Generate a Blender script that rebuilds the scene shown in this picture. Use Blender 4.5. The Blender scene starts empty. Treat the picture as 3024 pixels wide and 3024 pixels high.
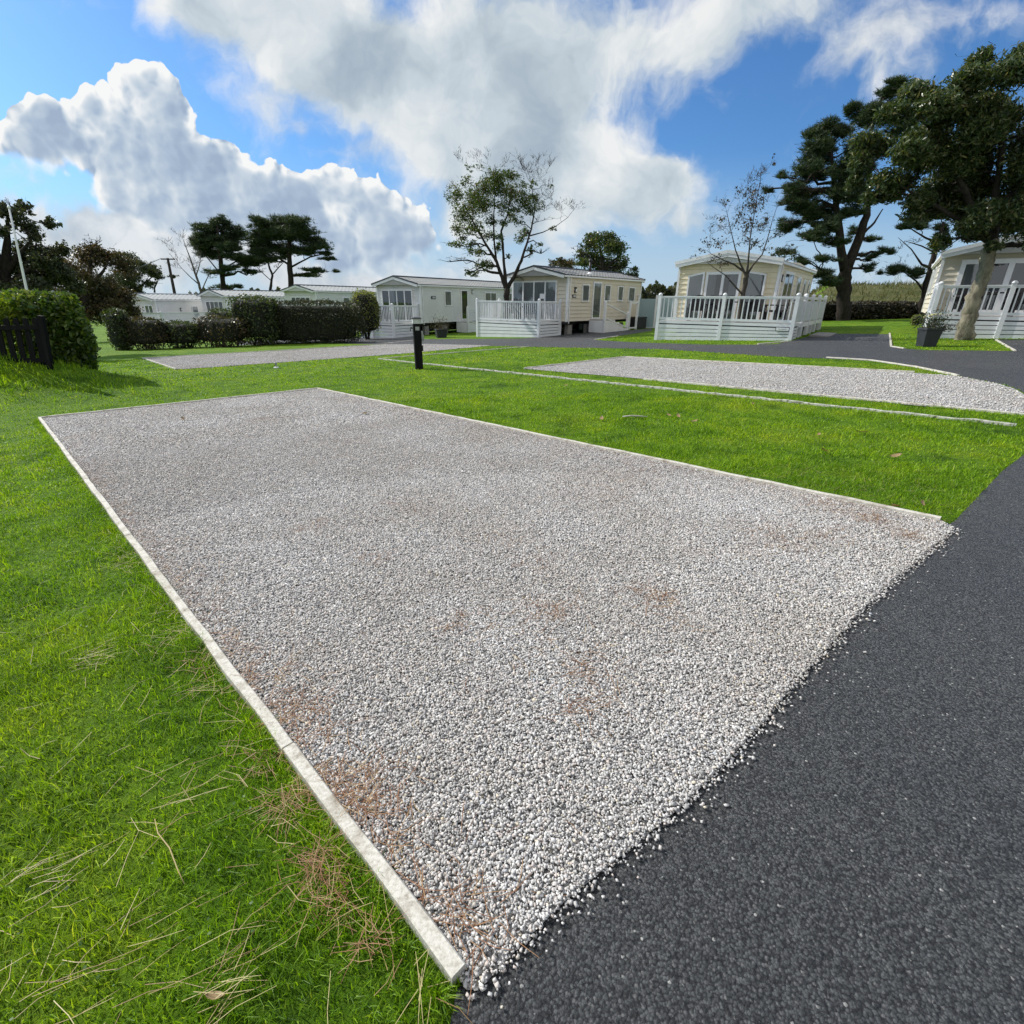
import bpy, bmesh, math, random
import numpy as np
from mathutils import Vector, Matrix, Euler
C = bpy.context.scene.collection
SKY_STRENGTH, SUN_POWER, CLOUD_GAIN, SKY_TINT = .10, 4.5, 7.5, (.44, .77, 1.15)
SC = bpy.context.scene
SC.view_settings.view_transform = 'Standard'; SC.view_settings.look = 'None'
SC.view_settings.exposure = .24; SC.view_settings.gamma = 1.0; SC.view_settings.use_curve_mapping = False
# ---------------------------------------------------------------- camera model numbers (also used to measure the plot)
F_PX, CAM_H, ROLL, HOR = 1514.0, 1.4, math.radians(.5), 885.0
PITCH = math.atan((1512 - HOR) / F_PX)
GA, GB = .040, -.0155
def ray(px, py):
    x, y = px - 1512, 1512 - py
    c, s = math.cos(ROLL), math.sin(ROLL)
    x, y = c*x - s*y, s*x + c*y
    cp, sp = math.cos(PITCH), math.sin(PITCH)
    return Vector((x, cp*F_PX + sp*y, -sp*F_PX + cp*y))

def make_camera():
    cam = bpy.data.cameras.new('camera'); ob = bpy.data.objects.new('camera', cam)
    C.objects.link(ob); bpy.context.scene.camera = ob
    cam.sensor_width = 36; cam.lens = 36*F_PX/3024; cam.clip_start = .02; cam.clip_end = 5000
    ob.location = (0, 0, CAM_H)
    ob.rotation_mode = 'QUATERNION'
    ob.rotation_quaternion = Euler((math.pi/2 - PITCH, 0, 0)).to_quaternion() @ Euler((0, 0, ROLL)).to_quaternion()

SUN_AZ, SUN_EL = math.radians(-62), math.radians(36)      # azimuth from +Y, negative to the left

class NT:
    """tiny node-tree helper"""
    def __init__(s, tree): s.t = tree; s.n = tree.nodes; s.l = tree.links
    def new(s, kind, **kw):
        n = s.n.new(kind)
        for k, v in kw.items(): setattr(n, k, v)
        return n
    def put(s, sock, v):
        if hasattr(v, 'is_output'): s.l.new(v, sock)
        elif isinstance(v, bpy.types.Node): s.l.new(v.outputs[0], sock)
        elif v is not None: sock.default_value = v
    def math(s, op, a, b=None, c=None, clamp=False):
        n = s.new('ShaderNodeMath', operation=op, use_clamp=clamp)
        for i, v in enumerate((a, b, c)):
            if v is not None: s.put(n.inputs[i], v)
        return n.outputs[0]
    def vmath(s, op, a, b=None, scale=None):
        n = s.new('ShaderNodeVectorMath', operation=op)
        s.put(n.inputs[0], a)
        if b is not None: s.put(n.inputs[1], b)
        if scale is not None: s.put(n.inputs['Scale'], scale)
        return n.outputs['Value'] if op in ('DOT_PRODUCT', 'LENGTH', 'DISTANCE') else n.outputs['Vector']
    def noise(s, vec, scale, detail=4, rough=.5, dist=0, dim='3D', out=0):
        n = s.new('ShaderNodeTexNoise', noise_dimensions=dim)
        s.put(n.inputs['Vector'], vec); n.inputs['Scale'].default_value = scale; n.inputs['Detail'].default_value = detail
        n.inputs['Roughness'].default_value = rough; n.inputs['Distortion'].default_value = dist
        return n.outputs[out]
    def voronoi(s, vec, scale, feature='F1', detail=0, rough=.5, out='Distance', smooth=None, rnd=1, lac=2.0):
        n = s.new('ShaderNodeTexVoronoi', feature=feature)
        s.put(n.inputs['Vector'], vec); n.inputs['Scale'].default_value = scale
        n.inputs['Randomness'].default_value = rnd
        if feature in ('F1', 'SMOOTH_F1', 'F2'): n.inputs['Detail'].default_value = detail; n.inputs['Roughness'].default_value = rough; n.inputs['Lacunarity'].default_value = lac
        if smooth is not None and 'Smoothness' in n.inputs: n.inputs['Smoothness'].default_value = smooth
        return n.outputs[out]
    def ramp(s, fac, stops, interp='LINEAR'):
        n = s.new('ShaderNodeValToRGB'); r = n.color_ramp; r.interpolation = interp
        while len(r.elements) < len(stops): r.elements.new(.5)
        for e, (p, c) in zip(r.elements, stops):
            e.position = p; e.color = (*c, 1) if len(c) == 3 else c
        s.put(n.inputs[0], fac); return n.outputs[0]
    def mix(s, fac, a, b, blend='MIX'):
        n = s.new('ShaderNodeMix', data_type='RGBA', blend_type=blend)
        s.put(n.inputs[0], fac)
        for k, v in ((6, a), (7, b)):
            if isinstance(v, tuple): v = (*v, 1) if len(v) == 3 else v
            s.put(n.inputs[k], v)
        return n.outputs[2]
    def smooth(s, v, a, b):
        n = s.new('ShaderNodeMapRange', interpolation_type='SMOOTHSTEP')
        s.put(n.inputs['Value'], v); s.put(n.inputs['From Min'], a); s.put(n.inputs['From Max'], b)
        return n.outputs[0]

K = 3024/1932
# clouds: (x, y, rx, ry, weight) as seen from the plot, turned into directions on the sky
CUMULUS = [(225,150,52,44,1),(300,170,52,50,1),(172,205,36,36,1),(262,235,85,75,1.1),(330,215,36,50,.8),
 (20,215,60,46,1),(85,215,55,48,1),(110,270,80,60,1.1),(30,270,60,50,1),(185,320,80,55,.9),(250,300,70,60,.95),
 (340,300,80,62,1.1),(425,300,40,44,1),(300,360,100,55,.95),(410,370,100,62,1.1),(490,345,52,44,1),(530,370,52,46,1),
 (585,372,42,40,1),(645,355,55,48,1),(705,390,46,42,1),(765,410,48,48,1),(805,445,32,36,1),(640,440,110,62,1.1),
 (530,430,90,60,1.1),(750,475,80,50,1),(420,440,110,50,1),(330,410,90,50,.9),(620,490,130,50,1),(240,370,80,45,.8)]
STRATUS = [(410,30,105,75,1),(560,70,130,85,1.1),(640,175,110,62,1),(700,120,150,90,1.1),(745,235,80,50,.9),(850,150,170,130,1.1),(830,300,70,55,.75),
 (1000,130,190,150,1.1),(1130,70,140,95,.92),(1290,50,120,70,.55),(1430,30,140,70,.58),(1345,130,100,60,.50),(960,300,120,110,1.1),(1090,300,140,120,1.1),(1230,310,100,80,1),
 (950,400,90,60,.8),(1080,410,110,50,.9),(1300,410,60,30,.5),(1290,300,60,50,.8),(1250,185,50,45,.3),
 (900,-120,500,110,1.2),(300,-200,300,90,.6)]
WISP = [(1600,110,60,40,.55),(1660,60,90,50,.6),(1740,0,110,60,.6),(520,215,40,30,.45),(590,260,45,30,.5),(690,300,60,36,.5),(120,440,150,60,1.0),
 (40,385,60,34,.7),(330,480,170,60,.95),(230,430,90,40,.7),(560,510,220,54,.95),(760,540,130,40,.75),(960,500,80,40,.55),(1130,545,260,26,.42),(1060,470,60,30,.55),(1920,215,50,40,.5),
 (450,195,30,34,.35),(1500,330,140,40,.12),(1750,560,160,40,.3),(60,520,260,60,.7)]

def build_world():
    w = bpy.data.worlds.new('World'); bpy.context.scene.world = w; w.use_nodes = True
    nt = NT(w.node_tree); nt.n.clear()
    sky = nt.new('ShaderNodeTexSky', sky_type='NISHITA', sun_disc=False)
    sky.sun_elevation = SUN_EL; sky.sun_rotation = SUN_AZ
    sky.altitude = 0; sky.air_density = 1.0; sky.dust_density = .9; sky.ozone_density = 1.6
    tc = nt.new('ShaderNodeTexCoord')
    sep = nt.new('ShaderNodeSeparateXYZ'); nt.put(sep.inputs[0], tc.outputs['Generated'])
    yy = nt.math('MAXIMUM', nt.math('ABSOLUTE', sep.outputs[1]), .08)
    zz = nt.math('MAXIMUM', sep.outputs[2], 0.0)
    cmb = nt.new('ShaderNodeCombineXYZ')
    nt.put(cmb.inputs[0], nt.math('DIVIDE', sep.outputs[0], yy)); nt.put(cmb.inputs[1], nt.math('DIVIDE', zz, yy)); nt.put(cmb.inputs[2], nt.math('MULTIPLY', sep.outputs[1], .0))
    P = cmb.outputs[0]; cmb_v = cmb.inputs[1].links[0].from_socket
    def warp(vec, scale, amt, detail=2):
        n = nt.noise(vec, scale, detail, .55, dim='2D', out=1)
        return nt.vmath('ADD', vec, nt.vmath('SCALE', nt.vmath('SUBTRACT', n, (.5, .5, .5)), scale=amt))
    def field(vec, blobs, slope=True):
        tot = None; grad = None
        for x, y, rx, ry, a in blobs:
            d = ray(x*K, y*K); c = (d.x/d.y, d.z/d.y)
            e = ray((x+rx)*K, y*K); f = ray(x*K, (y-ry)*K)
            r1 = abs(e.x/e.y - c[0]); r2 = abs(f.z/f.y - c[1])
            m = nt.new('ShaderNodeVectorMath', operation='MULTIPLY_ADD')
            nt.put(m.inputs[0], vec); m.inputs[1].default_value = (1/r1, 1/r2, 0); m.inputs[2].default_value = (-c[0]/r1, -c[1]/r2, 0)
            q = m.outputs[0]
            g = nt.math('POWER', 1/3.0, nt.vmath('DOT_PRODUCT', q, q))
            tot = nt.math('MULTIPLY_ADD', g, a, 0.0 if tot is None else tot)
            if slope:
                gv = nt.vmath('SCALE', q, scale=g)
                grad = gv if grad is None else nt.vmath('ADD', grad, gv)
        return tot, grad
    Pc = warp(P, 6, .07, 3)
    Ps = warp(P, 3.2, .20, 5)
    L = Vector((-.80, .60, 0)).normalized()
    def vor(vec, scale, detail):
        n = nt.new('ShaderNodeTexVoronoi', feature='F1', voronoi_dimensions='2D'); nt.put(n.inputs['Vector'], vec)
        n.inputs['Scale'].default_value = scale; n.inputs['Detail'].default_value = detail; n.inputs['Roughness'].default_value = .5; n.inputs['Lacunarity'].default_value = 2.2
        return n.outputs['Distance']
    # ---- cumulus: cauliflower lobes, bright thin rims round grey thick cores
    fc, gc = field(Pc, CUMULUS)
    Pb = warp(P, 14, .028, 3)
    b0 = vor(Pb, 15, 2); b1 = vor(nt.vmath('ADD', Pb, tuple(L*.014)), 15, 2)
    nb = nt.noise(Pb, 6, 6, .6, dim='2D')
    d1 = nt.math('ADD', fc, nt.math('MULTIPLY', nt.math('SUBTRACT', nb, .5), .9))
    dc = nt.math('MULTIPLY_ADD', b0, -.80, nt.math('ADD', d1, .30))
    down = nt.math('MAXIMUM', nt.vmath('DOT_PRODUCT', gc, (.15, -1, 0)), 0.0)
    up = nt.vmath('DOT_PRODUCT', gc, tuple(L))
    soft = nt.math('MULTIPLY_ADD', down, 1.7, .07)
    mc = nt.smooth(dc, .46, nt.math('ADD', soft, .46))
    thick = nt.smooth(dc, .50, 1.55)
    relief = nt.math('MULTIPLY', nt.math('SUBTRACT', b1, b0), nt.math('MULTIPLY_ADD', thick, -.75, 1.0))
    litc = nt.math('MULTIPLY_ADD', relief, 1.9, nt.math('MULTIPLY_ADD', up, .34, nt.math('MULTIPLY_ADD', thick, -.66, .90)))
    litc = nt.math('MULTIPLY_ADD', nt.math('SUBTRACT', nb, .5), .9, litc)
    colc = nt.ramp(litc, [(0, (.40, .51, .67)), (.20, (.48, .595, .75)), (.42, (.63, .73, .84)), (.64, (.83, .89, .95)), (.88, (1.05, 1.06, 1.06))])
    # ---- big layer of soft cloud
    fs, gs = field(Ps, STRATUS)
    n0 = nt.noise(Ps, 4.2, 10, .60, dim='2D'); n1 = nt.noise(nt.vmath('ADD', Ps, tuple(L*.06)), 4.2, 5, .55, dim='2D')
    ds = nt.math('MULTIPLY_ADD', nt.math('SUBTRACT', n0, .5), 2.9, fs)
    ms = nt.math('MULTIPLY', nt.smooth(ds, .12, 1.12), .96)
    slope_s = nt.vmath('DOT_PRODUCT', gs, tuple(L))
    thick_s = nt.smooth(ds, .6, 2.4)
    lits = nt.math('MULTIPLY_ADD', slope_s, .10, nt.math('MULTIPLY_ADD', nt.math('SUBTRACT', n0, n1), 2.0, nt.math('MULTIPLY_ADD', thick_s, -.36, .74)))
    cols = nt.ramp(lits, [(0, (.40, .49, .58)), (.30, (.52, .61, .68)), (.55, (.66, .745, .80)), (.80, (.84, .89, .91)), (1, (1.0, 1.01, 1.0))])
    # ---- wisps
    Pw = warp(P, 5, .14, 4)
    fw, gw = field(Pw, WISP, False)
    nw = nt.noise(nt.vmath('MULTIPLY', Pw, (1, 1.5, 1)), 7, 7, .6, dim='2D')
    dw = nt.math('MULTIPLY_ADD', nt.math('SUBTRACT', nw, .5), 1.4, fw)
    mw = nt.math('MULTIPLY', nt.smooth(dw, .12, .95), .92)
    colw = nt.ramp(nw, [(.3, (.55, .62, .70)), (.62, (.88, .91, .935))])
    # ---- clear sky
    clear = nt.mix(1.0, sky.outputs[0], SKY_TINT, 'MULTIPLY')
    haze = nt.math('MULTIPLY', nt.smooth(cmb_v, .24, 0.0), .85)
    clear = nt.mix(haze, clear, tuple(c*CLOUD_GAIN for c in (.58, .74, .91)))
    def lum(c): return nt.vmath('SCALE', c, scale=CLOUD_GAIN)
    col = nt.mix(mw, clear, lum(colw))
    col = nt.mix(ms, col, lum(cols))
    col = nt.mix(mc, col, lum(colc))
    # unseen bright cloud added overhead and behind the viewer to lift shaded fronts
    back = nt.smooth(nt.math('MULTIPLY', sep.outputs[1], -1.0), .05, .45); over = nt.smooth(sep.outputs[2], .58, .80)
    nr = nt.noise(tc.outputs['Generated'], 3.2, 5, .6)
    fill_cloud = nt.math('MULTIPLY', nt.math('MAXIMUM', back, over), nt.smooth(nr, .34, .52))
    col = nt.mix(fill_cloud, col, lum(nt.ramp(nr, [(.35, (.80, .82, .84)), (.7, (1.16, 1.16, 1.15))])))
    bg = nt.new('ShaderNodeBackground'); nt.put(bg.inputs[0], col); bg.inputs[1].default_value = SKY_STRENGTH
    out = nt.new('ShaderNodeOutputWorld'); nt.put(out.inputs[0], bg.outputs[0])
    w.cycles.sampling_method = 'MANUAL'; w.cycles.sample_map_resolution = 512
    sun = bpy.data.lights.new('sun', 'SUN'); so = bpy.data.objects.new('sun', sun); C.objects.link(so)
    sun.energy = SUN_POWER; sun.angle = math.radians(.53); sun.color = (1, .955, .88)
    d = Vector((math.sin(SUN_AZ)*math.cos(SUN_EL), math.cos(SUN_AZ)*math.cos(SUN_EL), math.sin(SUN_EL)))
    so.rotation_euler = d.to_track_quat('Z', 'Y').to_euler(); so.location = d*50
# ---------------------------------------------------------------- ground shape and measuring helpers
def gz(x, y):
    xc = min(max(x, -46.), 27.); yc = min(max(y, -12.), 62.)
    z = GA*xc + GB*yc
    z += .80*math.exp(-(((x + 11.0)/2.4)**2 + ((y - 11.2)/1.4)**2))
    z += .75*math.exp(-(((x + 15.2)/2.4)**2 + ((y - 11.6)/1.6)**2))
    if y > 30 and x > 14:                                   # the field rises behind the bank
        t = min(max((y + .35*x - 50)/16, 0), 1); z += 2.7*t*t*(3 - 2*t)*min(max((x - .50*y)/(.05*y), 0), 1)
    return z
O = Vector((0, 0, CAM_H))
def gp(px, py, dz=0.0):
    d = ray(px, py); z = -.3
    t = 0
    for _ in range(40):
        t = (z + dz - CAM_H)/d.z if d.z < -1e-6 else 1e3
        p = O + d*t; z = .5*z + .5*gz(p.x, p.y)
    return Vector((p.x, p.y, gz(p.x, p.y) + dz))
def gpk(x, y, dz=0.0): return gp(x*K, y*K, dz)
def at_y(px, py, Y):
    d = ray(px, py); return O + d*(Y/d.y)
def at_z(px, py, z):
    d = ray(px, py); return O + d*((z - CAM_H)/d.z)
def mpx(px, py, Y):                                         # metres per photo pixel at distance Y
    d = ray(px, py); return Y/d.y
class Frame:
    def __init__(s, x, y, z, h): s.o = Vector((x, y, z)); s.h = math.radians(h); s.R = Matrix.Rotation(-s.h, 3, 'Z'); s.Ri = s.R.transposed()
    def w(s, p): return s.o + s.R @ Vector(p)
    def l(s, p): return s.Ri @ (Vector(p) - s.o)
    def hit(s, px, py, axis, val):                          # pixel ray onto a local plane
        d = s.Ri @ ray(px, py); o = s.Ri @ (O - s.o)
        return o + d*((val - o[axis])/d[axis])

# ---------------------------------------------------------------- objects
def tag(o, label=None, cat=None, group=None, kind=None):
    if label: o['label'] = label
    if cat: o['category'] = cat
    if group: o['group'] = group
    if kind: o['kind'] = kind
    return o
def thing(name, label, cat, loc=(0, 0, 0), rz=0.0, group=None):
    o = bpy.data.objects.new(name, None); C.objects.link(o); o.location = loc; o.rotation_euler = (0, 0, rz)
    o.empty_display_size = .2
    return tag(o, label, cat, group)
def copy_tree(o, parent=None):
    c = o.copy(); C.objects.link(c); c.parent = parent
    for ch in list(o.children): copy_tree(ch, c)
    return c

class MB:
    def __init__(s): s.v = []; s.f = []; s.smooth = False
    def add(s, vs, fs):
        b = len(s.v); s.v += [tuple(p) for p in vs]; s.f += [tuple(i + b for i in q) for q in fs]; return s
    def bx(s, x0, x1, y0, y1, z0, z1, m=None, fr=None):
        vs = [(x, y, z) for z in (z0, z1) for x, y in ((x0, y0), (x1, y0), (x1, y1), (x0, y1))]
        if m is not None: vs = [m @ Vector(p) for p in vs]
        if fr: vs = [fr(*p) for p in vs]
        fl = [(0, 3, 2, 1), (4, 5, 6, 7), (0, 1, 5, 4), (1, 2, 6, 5), (2, 3, 7, 6), (3, 0, 4, 7)]
        return s.add(vs, fl)
    def bar(s, a, b, w, h, up=(0, 0, 1)):                   # a square bar between two points
        a, b = Vector(a), Vector(b); t = (b - a).normalized(); u = Vector(up)
        sd = t.cross(u)
        if sd.length < 1e-4: sd = t.cross(Vector((1, 0, 0)))
        sd.normalize(); u = sd.cross(t)
        vs = [p + sd*i*w/2 + u*j*h/2 for p in (a, b) for i, j in ((-1, -1), (1, -1), (1, 1), (-1, 1))]
        return s.add(vs, [(0, 1, 2, 3), (7, 6, 5, 4), (0, 4, 5, 1), (1, 5, 6, 2), (2, 6, 7, 3), (3, 7, 4, 0)])
    def tube(s, pts, rad, n=8, cap=True):
        pts = [Vector(p) for p in pts]; ref = Vector((.31, .95, .02)); b = len(s.v)
        for i, p in enumerate(pts):
            t = (pts[min(i+1, len(pts)-1)] - pts[max(i-1, 0)])
            t = t.normalized() if t.length > 1e-9 else Vector((0, 0, 1))
            a = t.cross(ref)
            if a.length < 1e-3: a = t.cross(Vector((1, 0, 0)))
            a.normalize(); c = t.cross(a); r = rad[i] if hasattr(rad, '__len__') else rad
            for k in range(n):
                q = 2*math.pi*k/n; s.v.append(tuple(p + a*(r*math.cos(q)) + c*(r*math.sin(q))))
        for i in range(len(pts)-1):
            for k in range(n):
                k2 = (k+1) % n; s.f.append((b+i*n+k, b+i*n+k2, b+(i+1)*n+k2, b+(i+1)*n+k))
        if cap:
            s.f.append(tuple(b+k for k in range(n))[::-1]); s.f.append(tuple(b+(len(pts)-1)*n+k for k in range(n)))
        return s
    def lathe(s, prof, n=16, c=(0, 0, 0)):
        b = len(s.v)
        for r, z in prof:
            for k in range(n):
                q = 2*math.pi*k/n; s.v.append((c[0]+r*math.cos(q), c[1]+r*math.sin(q), c[2]+z))
        for i in range(len(prof)-1):
            for k in range(n):
                k2 = (k+1) % n; s.f.append((b+i*n+k, b+i*n+k2, b+(i+1)*n+k2, b+(i+1)*n+k))
        s.f.append(tuple(b+k for k in range(n))[::-1]); s.f.append(tuple(b+(len(prof)-1)*n+k for k in range(n)))
        return s
    def frustum(s, cx, cy, z0, z1, a0, a1):
        vs = [(cx+i*a0, cy+j*a0, z0) for i, j in ((-1, -1), (1, -1), (1, 1), (-1, 1))] + [(cx+i*a1, cy+j*a1, z1) for i, j in ((-1, -1), (1, -1), (1, 1), (-1, 1))]
        return s.add(vs, [(0, 3, 2, 1), (4, 5, 6, 7), (0, 1, 5, 4), (1, 2, 6, 5), (2, 3, 7, 6), (3, 0, 4, 7)])
    def build(s, name, mat, parent=None, smooth=False, bevel=0):
        me = bpy.data.meshes.new(name); me.from_pydata(s.v, [], s.f); me.update()
        o = bpy.data.objects.new(name, me); C.objects.link(o); me.materials.append(mat)
        if smooth: me.shade_smooth()
        if bevel:
            m = o.modifiers.new('bevel', 'BEVEL'); m.width = bevel; m.segments = 2; m.limit_method = 'ANGLE'
        o.parent = parent
        return o
def np_mesh(name, mat, verts, tris, parent=None, smooth=False, n=3):
    """big meshes straight from arrays; tris: (m, n) indices"""
    me = bpy.data.meshes.new(name); verts = np.ascontiguousarray(verts, np.float32).reshape(-1, 3); tris = np.ascontiguousarray(tris, np.int32).reshape(-1, n)
    me.vertices.add(len(verts)); me.vertices.foreach_set('co', verts.ravel())
    me.loops.add(tris.size); me.loops.foreach_set('vertex_index', tris.ravel())
    me.polygons.add(len(tris)); me.polygons.foreach_set('loop_start', np.arange(0, tris.size, n, dtype=np.int32))
    me.update(calc_edges=True)
    if smooth: me.shade_smooth()
    me.materials.append(mat)
    o = bpy.data.objects.new(name, me); C.objects.link(o); o.parent = parent
    return o
RNG = np.random.default_rng(7); random.seed(7)

# ---------------------------------------------------------------- materials
def mat(name, fn):
    m = bpy.data.materials.new(name); m.use_nodes = True; nt = NT(m.node_tree); nt.n.clear()
    out = nt.new('ShaderNodeOutputMaterial'); sh = fn(nt); nt.put(out.inputs[0], sh)
    return m
def pbsdf(nt, color, rough=.6, normal=None, spec=.5, metal=0.0):
    b = nt.new('ShaderNodeBsdfPrincipled')
    if isinstance(color, tuple): color = (*color, 1) if len(color) == 3 else color
    nt.put(b.inputs['Base Color'], color); nt.put(b.inputs['Roughness'], rough); b.inputs['Metallic'].default_value = metal
    b.inputs['Specular IOR Level'].default_value = spec
    if normal is not None: nt.put(b.inputs['Normal'], normal)
    return b.outputs[0]
def bump(nt, h, strength=.5, dist=.01):
    n = nt.new('ShaderNodeBump'); n.inputs['Strength'].default_value = strength; n.inputs['Distance'].default_value = dist
    nt.put(n.inputs['Height'], h); return n.outputs[0]
def pos(nt): return nt.new('ShaderNodeNewGeometry').outputs['Position']
def objco(nt): return nt.new('ShaderNodeTexCoord').outputs['Object']
def island(nt): return nt.new('ShaderNodeNewGeometry').outputs['Random Per Island']
def simple(name, col, rough=.55, var=.12, scale=6, spec=.4, bmp=0):
    """painted / plain surface with faint wear and dirt"""
    def f(nt):
        p = objco(nt); n = nt.noise(p, scale, 5, .6)
        c = nt.mix(nt.smooth(n, .3, .75), tuple(v*(1-var) for v in col), tuple(min(1, v*(1+var)) for v in col))
        r = nt.math('MULTIPLY_ADD', n, .2, rough - .1)
        return pbsdf(nt, c, r, bump(nt, nt.noise(p, 60, 3), bmp, .004) if bmp else None, spec)
    return mat(name, f)
def leafy(name, stops, trans=.35, rough=.5, patch=None, spec=.35):
    """leaf or needle: colour varies leaf by leaf, light passes through"""
    def f(nt):
        c = nt.ramp(island(nt), stops)
        if patch:
            n = nt.noise(pos(nt), patch[0], 3, .6); c = nt.mix(nt.smooth(n, .42, .68), c, nt.mix(1.0, c, patch[1], 'MULTIPLY'))
        b = pbsdf(nt, c, rough, None, spec)
        t = nt.new('ShaderNodeBsdfTranslucent'); nt.put(t.inputs[0], nt.mix(1.0, c, (1.25, 1.2, .45), 'MULTIPLY'))
        m = nt.new('ShaderNodeMixShader'); m.inputs[0].default_value = trans; nt.put(m.inputs[1], b); nt.put(m.inputs[2], t)
        return m.outputs[0]
    return mat(name, f)
def lawn_colour(nt, p):
    n1 = nt.noise(p, .42, 4, .6); n2 = nt.noise(p, 2.3, 4, .6)
    c = nt.ramp(n1, [(.30, (.130, .260, .009)), (.50, (.185, .335, .012)), (.70, (.245, .365, .018))])
    c2 = nt.ramp(n2, [(.28, (.42, .52, .55)), (.44, (.85, .90, .9)), (.55, (1.03, 1.02, 1)), (.70, (1.25, 1.08, 1.2))])
    return nt.mix(1.0, c, c2, 'MULTIPLY')
M = {}
def build_materials():
    def f(nt):
        p = pos(nt); c = lawn_colour(nt, p)
        c = nt.mix(1.0, c, nt.ramp(nt.noise(p, 22, 6, .7), [(.3, (.26, .32, .36)), (.66, (.80, .80, .78))]), 'MULTIPLY')
        h = nt.noise(p, 30, 6, .75)
        return pbsdf(nt, c, .9, bump(nt, h, .9, .05), .15)
    M['lawn'] = mat('lawn_soil', f)
    def f(nt):
        p = pos(nt); c = lawn_colour(nt, p)
        c = nt.mix(1.0, c, nt.ramp(island(nt), [(0, (.42, .52, .45)), (.5, (1, 1, 1)), (.86, (1.6, 1.4, 1.2)), (.95, (1.9, 1.6, 2.0)), (1, (2.2, 1.4, 5.0))]), 'MULTIPLY')
        b = pbsdf(nt, c, .5, None, .3)
        t = nt.new('ShaderNodeBsdfTranslucent'); nt.put(t.inputs[0], nt.mix(1.0, c, (1.35, 1.3, .5), 'MULTIPLY'))
        m = nt.new('ShaderNodeMixShader'); m.inputs[0].default_value = .42; nt.put(m.inputs[1], b); nt.put(m.inputs[2], t)
        return m.outputs[0]
    M['blade'] = mat('grass_blade', f)
    def f(nt):                                              # asphalt: packed dark chippings
        p = pos(nt)
        p = nt.vmath('ADD', p, nt.vmath('SCALE', nt.noise(p, 160, 2, .6, out=1), scale=.006))
        v = nt.voronoi(p, 150, 'F1'); cell = nt.voronoi(p, 150, 'F1', out='Color'); sep = nt.new('ShaderNodeSeparateColor'); nt.put(sep.inputs[0], cell)
        c = nt.ramp(sep.outputs[0], [(0, (.022, .023, .024)), (.45, (.068, .071, .071)), (.93, (.125, .129, .128)), (.994, (.16, .16, .155)), (1, (.5, .5, .46))])
        spot = nt.smooth(nt.noise(p, 1.7, 6, .7), .58, .72); c = nt.mix(spot, c, nt.mix(.35, c, (.16, .145, .125)))
        big = nt.noise(p, .5, 5, .6); c = nt.mix(1.0, c, nt.ramp(big, [(.3, (.82, .84, .88)), (.7, (1.15, 1.13, 1.1))]), 'MULTIPLY')
        pit = nt.smooth(v, .75, .42); c = nt.mix(pit, nt.mix(1.0, c, (.30, .30, .32), 'MULTIPLY'), c)
        h = nt.math('MULTIPLY_ADD', v, -1.0, nt.math('MULTIPLY', nt.noise(p, 520, 3, .7), .8))
        return pbsdf(nt, c, .62, bump(nt, h, .85, .010), .45)
    M['asphalt'] = mat('asphalt', f)
    def stone_ramp(nt, fac): return nt.ramp(fac, [(0, (.24, .24, .24)), (.13, (.38, .378, .37)), (.4, (.53, .525, .51)), (.62, (.63, .62, .60)), (.74, (.56, .49, .445)), (.80, (.66, .65, .63)), (.94, (.76, .75, .73)), (.97, (.68, .60, .45)), (1, (.46, .49, .53))])
    def f(nt):
        p = objco(nt); c = stone_ramp(nt, island(nt))
        c = nt.mix(1.0, c, nt.ramp(nt.noise(p, 220, 3, .6), [(.3, (.72, .72, .74)), (.7, (1.12, 1.12, 1.1))]), 'MULTIPLY')
        c = nt.mix(1.0, c, nt.ramp(nt.noise(p, .9, 4, .6), [(.35, (.90, .87, .84)), (.65, (1.05, 1.05, 1.06))]), 'MULTIPLY')
        st = nt.smooth(nt.noise(p, 1.15, 6, .72), .56, .74); c = nt.mix(nt.math('MULTIPLY', st, .38), c, nt.mix(1.0, c, (.84, .68, .57), 'MULTIPLY'))
        return pbsdf(nt, c, .8, None, .3)
    M['stone'] = mat('gravel_stone', f)
    def f(nt):                                              # gravel seen from afar: cells with deep joints
        p = pos(nt)
        v = nt.voronoi(p, 62, 'F1'); cell = nt.voronoi(p, 62, 'F1', out='Color'); sep = nt.new('ShaderNodeSeparateColor'); nt.put(sep.inputs[0], cell)
        c = stone_ramp(nt, sep.outputs[0])
        c = nt.mix(nt.smooth(nt.noise(p, 1.1, 5, .65), .60, .78), c, nt.mix(.5, c, (.30, .21, .15)))
        return pbsdf(nt, c, .85, bump(nt, nt.math('MULTIPLY', v, -1), 1.0, .035), .25)
    M['gravel'] = mat('gravel_bed', f)
    def f(nt):
        p = objco(nt); n = nt.noise(p, 9, 6, .7); g = nt.noise(p, 90, 4, .7)
        c = nt.ramp(n, [(.28, (.16, .14, .11)), (.40, (.40, .37, .31)), (.55, (.58, .56, .50)), (.75, (.47, .45, .39))])
        c = nt.mix(1.0, c, nt.ramp(g, [(.32, (.70, .68, .64)), (.55, (1.05, 1.05, 1.05))]), 'MULTIPLY')
        return pbsdf(nt, c, .75, bump(nt, g, .5, .004), .25)
    M['timber'] = mat('whitened_timber', f)
    M['flaky'] = mat('flaking_white_strip', lambda nt: pbsdf(nt, nt.ramp(nt.noise(objco(nt), 14, 6, .8), [(.40, (.10, .11, .06)), (.50, (.42, .42, .36)), (.68, (.62, .61, .56))]), .8, bump(nt, nt.noise(objco(nt), 14, 6, .8), .6, .02)))
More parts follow.
